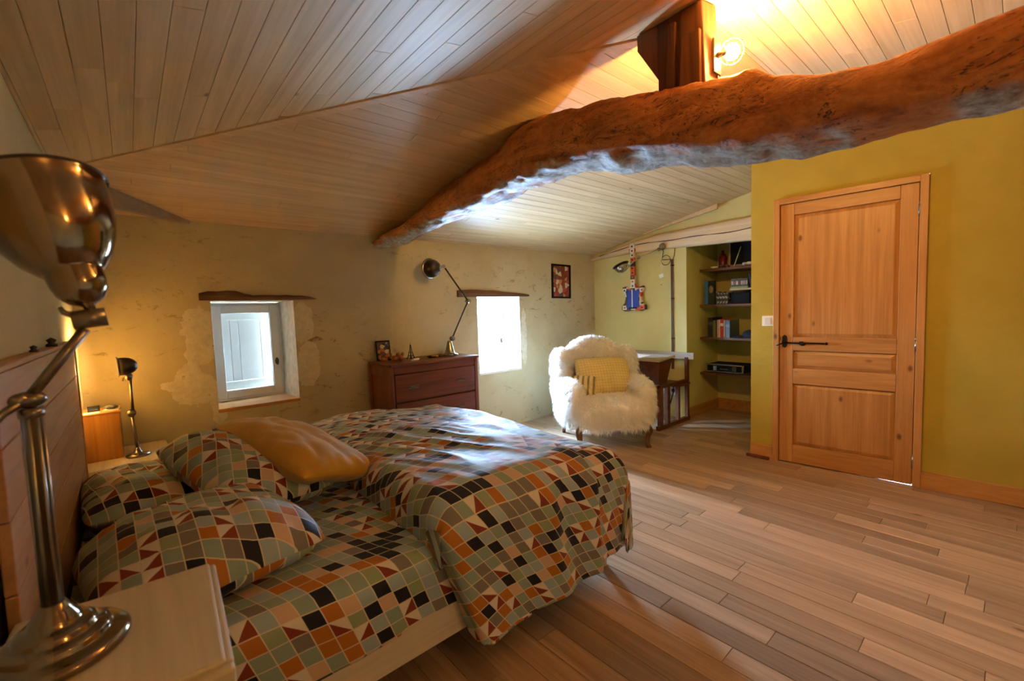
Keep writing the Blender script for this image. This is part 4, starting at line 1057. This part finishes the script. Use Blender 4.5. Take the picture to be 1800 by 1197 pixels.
pillow('cushion', 'small striped cushion half hidden behind the checked one on the armchair', 'cushion', at_chair((-.20, .30, .53)), (60, 0, -58), .26, .24, .11, strp.m, 22)

# ------------------------------------------------------------------ school desk with bench
dk = thing('school_desk', 'old wooden school desk with attached bench beside the armchair', 'desk', (4.26, 2.66, 0))
Yn, Yf = -.27, .33
for y in (Yn, Yf):
    for a, b, nm in (((-.27, -.02, 0), (.37, .02, .045), 'runner'), ((-.24, -.02, .045), (-.19, .02, .46), 'leg'), ((-.10, -.02, .045), (-.05, .02, .46), 'leg'), ((.12, -.018, .045), (.16, .018, .40), 'leg'), ((.32, -.018, .045), (.36, .018, .70), 'back_post')):
        local_box(dk, (a[0], y + a[1], a[2]), (b[0], y + b[1], b[2]), nm, M['deskwood'])
    local_box(dk, (-.24, y - .018, .43), (.34, y + .018, .46), 'cross_rail', M['deskwood'])
local_box(dk, (.10, Yn - .03, .40), (.36, Yf + .03, .425), 'seat', M['deskwood'], .006)
local_box(dk, (.335, Yn - .08, .675), (.365, Yf + .06, .75), 'backrest', M['greyoak'], .006)
g = G(); lo = [(-.20, Yn + .02, .46), (-.05, Yn + .02, .46), (-.05, Yf - .02, .46), (-.20, Yf - .02, .46)]; hi = [(-.29, Yn - .035, .711), (-.02, Yn - .035, .735), (-.02, Yf + .035, .735), (-.29, Yf + .035, .711)]
g.hexa(lo, hi); g.obj('desk_box', M['deskwood'], dk, .005)
g = G(); g.hexa([(-.31, Yn - .05, .712), (0, Yn - .05, .738), (0, Yf + .05, .738), (-.31, Yf + .05, .712)], [(-.31, Yn - .05, .734), (0, Yn - .05, .76), (0, Yf + .05, .76), (-.31, Yf + .05, .734)]); g.obj('lid', M['greyoak'], dk, .004)
g = G(); g.hexa([(3.99, 2.58, .739), (4.16, 2.56, .753), (4.18, 2.80, .755), (4.01, 2.82, .741)], [(3.99, 2.58, .741), (4.16, 2.56, .755), (4.18, 2.80, .757), (4.01, 2.82, .743)])
tag(g.obj('paper_sheet', M['paper']), 'white sheet of paper lying on the school desk lid', 'paper')
# sockets and cables under the desk
sk = thing('wall_socket', 'white double power socket low on the nook wall behind the desk', 'socket', (NX, 2.62, .30))
g = G(); g.box((-.012, -.08, -.05), (0, .08, .05)); g.obj('plate', M['cream'], sk, .004)
for y in (-.04, .04):
    g = G(); g.cyl((-.013, y, 0), (-.011, y, 0), .022, n=18); g.obj('outlet', M['rubber'], sk)
g = G(); g.tube([(NX - .03, 2.66, .30), (NX - .06, 2.66, .26), (NX - .05, 2.63, .14), (NX - .08, 2.58, .16), (NX - .06, 2.55, .30), (NX - .02, 2.57, .42)], .006, 8)
tag(g.obj('power_cable', M['black']), 'black power cable looping from the socket under the desk', 'cable')

# ------------------------------------------------------------------ nook wall things: guitar, lamp, cable run, tag
gt = thing('toy_guitar', 'patchwork toy electric guitar with blue body panel hung on the nook wall', 'toy guitar', (NX - .012, 3.065, 1.235))
BOD = [(-.165, 0), (-.16, .05), (-.12, .085), (-.105, .14), (-.115, .19), (-.14, .225), (-.15, .275), (-.105, .285), (-.06, .265), (-.03, .29), (.03, .29), (.06, .262), (.10, .272), (.135, .285), (.145, .245), (.115, .20), (.105, .14), (.12, .085), (.165, .05), (.165, 0), (.11, -.015), (.05, -.008), (0, .0), (-.06, -.012), (-.12, -.018)]
kq = N('guitar_patch'); v = kq.n('TexCoord').outputs['Object']; sp = kq.n('SeparateXYZ'); kq.L(v, sp.inputs[0])
cc = kq.n('CombineXYZ'); kq.L(kq.math('FLOOR', kq.math('DIVIDE', kq.math('ADD', sp.outputs[1], .03), .06)), cc.inputs[0]); kq.L(kq.math('FLOOR', kq.math('DIVIDE', sp.outputs[2], .052)), cc.inputs[1])
wnn = kq.n('TexWhiteNoise', noise_dimensions='2D'); kq.L(cc.outputs[0], wnn.inputs['Vector'])
pal = kq.ramp(wnn.outputs['Value'], [(0, '#d8d0bc'), (.33, '#c8541e'), (.52, '#5a3a22'), (.66, '#e0d8c4'), (.88, '#3d3a34')], True)
du = kq.math('SUBTRACT', kq.math('FRACT', kq.math('DIVIDE', kq.math('ADD', sp.outputs[1], .03), .06)), .5); dv = kq.math('SUBTRACT', kq.math('FRACT', kq.math('DIVIDE', sp.outputs[2], .052)), .5)
dot = kq.math('LESS_THAN', kq.math('SQRT', kq.math('ADD', kq.math('MULTIPLY', du, du), kq.math('MULTIPLY', dv, dv))), .2)
sc_ = kq.n('SeparateColor'); kq.L(wnn.outputs['Color'], sc_.inputs[0])
kq.set(**{'Base Color': kq.mix(dot, pal, kq.ramp(sc_.outputs[1], [(0, '#1a1a1e'), (.45, '#b83a20')], True)), 'Roughness': .7})
g = G(); g.prism(BOD, 0, -.045, lambda u, v, d: (d, -u, v)); g.obj('body', kq.m, gt, .006)
PAN = [(-.095, .03), (-.085, .10), (-.08, .15), (-.10, .215), (-.085, .25), (-.045, .235), (.05, .23), (.085, .25), (.095, .21), (.08, .15), (.085, .09), (.09, .035), (.045, .02), (-.05, .015)]
g = G(); g.prism(PAN, -.045, -.052, lambda u, v, d: (d, -u, v)); pn = g.obj('blue_panel', plain('blue_felt', '#2c449c', .8), gt, .002)
g = G(); g.box((-.056, -.0, .03), (-.052, .012, .245)); g.obj('string_strip', M['paper'], pn)
g = G(); g.box((-.055, -.055, .012), (-.046, .055, .03)); g.obj('bridge', M['black'], gt)
g = G(); g.hexa([(-.05, -.032, .27), (-.02, -.032, .27), (-.02, .032, .27), (-.05, .032, .27)], [(-.05, -.026, .69), (-.02, -.026, .69), (-.02, .026, .69), (-.05, .026, .69)]); g.obj('neck', kq.m, gt, .004)
g = G(); g.prism([(-.026, .68), (-.045, .70), (-.04, .76), (-.02, .80), (.02, .80), (.04, .76), (.045, .70), (.026, .68)], -.018, -.052, lambda u, v, d: (d, -u, v)); g.obj('headstock', kq.m, gt, .004)

L4 = thing('wall_lamp', 'silver swing-arm wall lamp mounted on the pale nook beam', 'wall lamp', (NX - .06, 2.665, 1.935))
g = G(); g.lathe([(0, 0), (.04, 0), (.042, .012), (.03, .03), (.015, .045), (0, .046)], 20, Matrix.Rotation(R(-90), 4, 'Y')); g.obj('mount', M['steel'], L4)
j0, j1, j2 = Vector((-.05, .02, -.03)), Vector((-.14, .22, -.10)), Vector((-.17, .34, -.19))
g = G(); g.ball(j0, .02, 12); g.obj('mount_joint', M['silver'], L4)
g = G(); g.cyl(j0, j1, .007, n=10); g.obj('arm', M['steel'], L4)
g = G(); g.ball(j1, .020, 12); g.obj('elbow', M['silver'], L4)
g = G(); g.cyl(j1, j2, .007, n=10); g.ball(j2, .018, 12); g.obj('arm', M['steel'], L4)
h4 = aim(j2 + Vector((-.005, .062, -.062)), (-.05, .42, .9))
lathe_part(L4, [(.0, 0), (.03, .003), (.06, .02), (.078, .05), (.082, .085), (.078, .085), (.072, .05), (.05, .022), (0, .01)], 'lamp_shade', M['silver'], h4, 32)
g = G(); g.lathe([(.082, .083), (.098, .088), (.098, .093), (.079, .093), (.079, .083)], 32, h4, cap=False); g.obj('rim', M['lampdark'], L4)

cb = thing('conduit', 'thin brown electric conduit running down the nook wall with a cable loop on top', 'conduit', (NX - .008, 2.575, .55))
g = G(); g.cyl((0, 0, 0), (0, 0, 1.24), .008, n=10); g.obj('pipe', plain('brown_conduit', '#6b4a2c', .5), cb)
g = G(); g.cyl((-.006, .014, 0), (-.006, .014, 1.24), .006, n=8); g.obj('cable', M['rubber'], cb)
g = G(); g.tube([(-.012, .02, 1.24)] + [(-.014, .075 + .055 * math.cos(a_), 1.235 + .055 * math.sin(a_)) for a_ in [R(10 + 350 * k / 24) for k in range(25)]] + [(-.03, .095, 1.33), (-.04, .10, 1.36)], .004, 8); g.obj('cable_loop', M['rubber'], cb)
g = G(); g.tube([(0, 0, 1.23), (.0, -.02, 1.28), (-.002, -.03, 1.36)], .004, 8); g.obj('cloth_cable', M['cord'], cb)
for z in (.35, .80, 1.17):
    g = G(); g.box((-.01, -.014, z - .006), (.008, .022, z + .006)); g.obj('clip', M['iron'], cb)
tgx = thing('hanging_tag', 'small white tag hanging on a thin string below the wall lamp', 'tag', (NX - .075, 2.675, 1.60))
g = G(); g.cyl((0, 0, .03), (0, -.01, .33), .0015, n=6); g.cyl((0, 0, 0), (0, .002, -.085), .0012, n=6); g.obj('string', M['paper'], tgx)
g = G(); g.box((-.003, -.03, -.01), (.003, .025, .03), Matrix.Rotation(R(-14), 4, 'X')); g.obj('card', M['paper'], tgx)
g = G(); g.ball((0, .002, -.09), .006, 8); g.obj('bead', M['rubber'], tgx)

# ------------------------------------------------------------------ niche shelves and their contents
SX = 4.96
SZ = [1.668, 1.268, .896, .492]
for i, z in enumerate(SZ):
    g = G(); g.box((SX, 1.46, z - .028), (NB - .005, NY - .004, z))
    tag(g.obj('wall_shelf', M['shelf'], None, .003), 'dark wooden niche shelf, %s of the four long ones' % ('topmost', 'second from the top', 'third from the top', 'lowest')[i], 'shelf', 'niche shelves')
g = G(); g.box((SX + .01, 1.46, 1.412), (NB - .005, 2.09, 1.432))
tag(g.obj('wall_shelf', M['greyoak'], None, .003), 'short pale shelf between the upper two niche shelves', 'shelf', 'niche shelves')
def book(nm, y, z, w_, h_, d_, cols, label, group, lean=0, cat='book', x=SX + .02, band=None):
    t = thing(nm, label, cat, (x, y, z), 0, group); T = Matrix.Rotation(R(lean), 4, 'X')
    cm = plain('cover_' + cols[1:], cols, .45, 0, .08, 30)
    g = G(); g.box((0, 0, 0), (.003, w_, h_), T); g.box((0, 0, 0), (d_, .002, h_), T); g.box((0, w_ - .002, 0), (d_, w_, h_), T); g.obj('cover', cm, t)
    g = G(); g.box((.003, .002, .003), (d_ - .004, w_ - .002, h_ - .004), T); g.obj('pages', M['paper'], t)
    if band:
        g = G(); g.box((-.0008, .002, h_ * .62), (0, w_ - .002, h_ * .78), T); g.obj('spine_label', plain('band_' + band[1:], band, .5), t)
    return t
# third shelf: binders and books standing
y = 2.33
for i, (w_, h_, c, b, l, ln) in enumerate((
    (.052, .222, '#14161e', '#4a4e58', 'thick near-black binder first on the third niche shelf', 0), (.014, .19, '#6a7a3a', None, 'thin green book next to the black binder', 0), (.014, .192, '#8a8a44', None, 'thin olive book beside the green one', 0),
    (.016, .195, '#4a3a2a', None, 'thin brown book between olive and pink ones', 0), (.018, .198, '#d8a49a', None, 'pale pink folder before the white ones', 0), (.016, .20, '#e0d8cc', None, 'white folder left of the red binder', 0),
    (.036, .205, '#b82a1e', '#e0d8cc', 'bright red binder on the third niche shelf', 0), (.016, .195, '#c9c4b8', None, 'light grey folder right of the red binder', 0), (.05, .192, '#4a545e', '#6a747e', 'slate grey binder at the end of the row', 0))):
    y -= w_ + .001; book('binder' if w_ > .03 else 'book', y, SZ[2], w_, h_, .25, c, l, 'books on the third niche shelf', -ln, band=b)
# second shelf: picture box, patterned books, dark box
pb = thing('picture_book', 'large dark picture book with blue side standing on the second niche shelf', 'book', (SX + .01, 2.25, SZ[1]), R(0))
g = G(); g.box((0, 0, 0), (.03, .118, .265)); g.obj('cover', plain('book_black', '#16181c', .4), pb)
g = G(); g.box((-.001, .075, .002), (0, .116, .262)); g.obj('blue_strip', plain('book_blue', '#2f6ea8', .4), pb)
g = G(); g.lathe([(0, 0), (.028, 0), (.028, .0015), (0, .0016)], 20, Matrix.Translation((0, .04, .17)) @ Matrix.Rotation(R(-90), 4, 'Y') @ Matrix.Diagonal((1.5, .9, 1, 1))); g.obj('pale_oval', plain('book_tan', '#7d6a58', .5), pb)
y = 2.245
pm = artcard('motif_cover', 42, [(0, '#15161a'), (.55, '#24262c'), (.72, '#8d8a84'), (.88, '#bdb8ae')], 1.7)
for i in range(4):
    w_ = .030; y -= w_ + .002
    t = thing('patterned_book', 'black book with pale motifs, %s of four on the second niche shelf' % ('first', 'second', 'third', 'last')[i], 'book', (SX + .03, y, SZ[1]), 0, 'patterned books')
    g = G(); g.box((0, 0, 0), (.20, w_, .125 if i else .14)); g.obj('cover', pm, t, .002)
g = G(); g.box((SX + .06, 1.90, SZ[1]), (SX + .3, 2.10, SZ[1] + .115)); tag(g.obj('storage_box', M['black'], None, .004), 'plain black box on the second niche shelf under the short shelf', 'box')
# short shelf: row of small cases on a green base
g = G(); g.box((SX + .03, 1.905, 1.432), (SX + .2, 2.19 - .105, 1.452)); tag(g.obj('green_base', plain('green_board', '#8a9440', .6), None, .003), 'flat green case lying on the short niche shelf under the small boxes', 'case')
y = 2.083
cols = ['#a8a090', '#8d5a3a', '#b8b0a0', '#7a3a30', '#a89a80', '#8a8478', '#b09080']
for i, c in enumerate(cols):
    w_ = .0235; y -= w_ + .001
    t = thing('small_case', 'small spine-out case number %s from the left on the green base' % ('one', 'two', 'three', 'four', 'five', 'six', 'seven')[i], 'case', (SX + .04, y, 1.452), 0, 'small cases on the short shelf')
    g = G(); g.box((0, 0, 0), (.12, w_, .085)); g.obj('cover', M['rubber'], t, .001)
    g = G(); g.box((-.001, .002, .02), (0, w_ - .002, .06)); g.obj('spine_label', plain('case_' + c[1:], c, .5, 0, .4, 90), t)
book('book', 1.850, 1.434, .026, .15, .16, '#16161a', 'black book leaning at the right of the small cases', 'books on the short shelf', -12)
book('book', 1.800, 1.434, .022, .14, .16, '#3a3030', 'dark brown book leaning near the partition edge', 'books on the short shelf', -14)
# top shelf
g = G(); g.lathe([(0, 0), (.03, 0), (.05, .022), (.047, .022), (.028, .005), (0, .004)], 22, Matrix.Translation((SX + .06, 2.27, SZ[0]))); tag(g.obj('small_bowl', M['cream']), 'small cream bowl at the left of the top niche shelf', 'bowl')
g = G(); g.lathe([(0, 0), (.04, 0), (.042, .01), (.042, .13), (.03, .16), (.014, .18), (.014, .21), (0, .212)], 22, Matrix.Translation((SX + .22, 2.25, SZ[0]))); tag(g.obj('red_bottle', plain('red_glass', '#6d1410', .2)), 'dark red bottle standing at the back of the top niche shelf', 'bottle')
mo = thing('framed_blackboard', 'small blackboard in a pale frame leaning on the top niche shelf', 'blackboard', (SX + .16, 1.94, SZ[0] + .012), 0)
g = G(); g.box((0, -.21, .02), (.012, .215, .26)); g.obj('panel', M['black'], mo)
for a, b in (((-.004, -.22, 0), (.014, .22, .02)), ((-.004, .20, .02), (.014, .22, .26)), ((-.004, -.22, .02), (.014, -.20, .26))):
    g = G(); g.box(a, b); g.obj('frame', M['greyoak'], mo, .002)
g = G(); g.tube([(SX + .09, 2.075, SZ[0] + .004), (SX + .15, 2.025, 1.89)], .006, 8); tag(g.obj('white_stick', M['white']), 'thin white stick leaning against the small blackboard', 'stick')
gp = thing('game_controller', 'white game controller at the right of the top niche shelf', 'controller', (SX + .06, 1.90, SZ[0]), R(10))
g = G(); g.ball((0, 0, .025), .022, 14, (1.1, 2.6, .9)); g.ball((-.02, .05, .02), .018, 10, (1.6, 1, 1)); g.ball((-.02, -.05, .02), .018, 10, (1.6, 1, 1)); g.obj('shell', M['white'], gp)
g = G(); g.ball((-.01, .03, .043), .008, 8); g.ball((-.01, -.03, .043), .008, 8); g.obj('thumbstick', M['black'], gp)
for i, (yy, c) in enumerate(((2.19, '#5a2e1a'), (2.13, '#7a4a24'))):
    t = thing('trinket', '%s brown trinket before the red bottle on the top niche shelf' % ('dark', 'tan')[i], 'ornament', (SX + .05, yy, SZ[0]), R(15 * i))
    g = G(); g.box((-.018, -.03, .008), (.018, .03, .02)); g.box((-.015, -.016, .02), (.015, .018, .034)); g.obj('body', plain('toy_' + c[1:], c, .4), t, .004)
    for sx_ in (-1, 1):
        for sy_ in (-1, 1):
            g = G(); g.cyl((sx_ * .014, sy_ * .018, .008), (sx_ * .02, sy_ * .018, .008), .008, n=10); g.obj('wheel', M['black'], t)
# third shelf cap, lowest shelf case
cp = thing('dark_cap', 'dark blue cap lying at the right of the third niche shelf', 'cap', (SX + .10, 1.93, SZ[2]))
g = G(); g.ball((0, -.02, .03), .075, 16, (1, 1, .75)); g.obj('crown', plain('navy_cloth', '#1c2030', .9), cp)
g = G(); g.ball((-.03, .09, .01), .06, 14, (.9, 1.2, .18)); g.obj('brim', plain('navy_cloth2', '#191c28', .9), cp)
cs = thing('equipment_case', 'black hard case with silver edges on the lowest niche shelf', 'case', (SX + .02, 1.95, SZ[3]))
g = G(); g.box((0, 0, .012), (.30, .40, .098)); g.obj('shell', M['black'], cs, .006)
for a, b in (((-.006, -.004, .008), (.006, .404, .022)), ((-.006, -.004, .088), (.006, .404, .102)), ((-.006, -.006, .008), (.006, .012, .102)), ((-.006, .388, .008), (.006, .406, .102))):
    g = G(); g.box(a, b); g.obj('silver_edge', M['silver'], cs, .003)
for yv in (.09, .30):
    g = G(); g.box((-.008, yv - .02, .03), (0, yv + .02, .08)); g.obj('latch', M['silver'], cs, .002)
g = G(); g.tube([(0, .16, .05), (-.02, .17, .05), (-.02, .23, .05), (0, .24, .05)], .006, 8); g.obj('handle', M['rubber'], cs)
for yv in (.05, .35):
    g = G(); g.cyl((.05, yv, 0), (.05, yv, .012), .012, n=10); g.cyl((.25, yv, 0), (.25, yv, .012), .012, n=10); g.obj('foot', M['rubber'], cs)
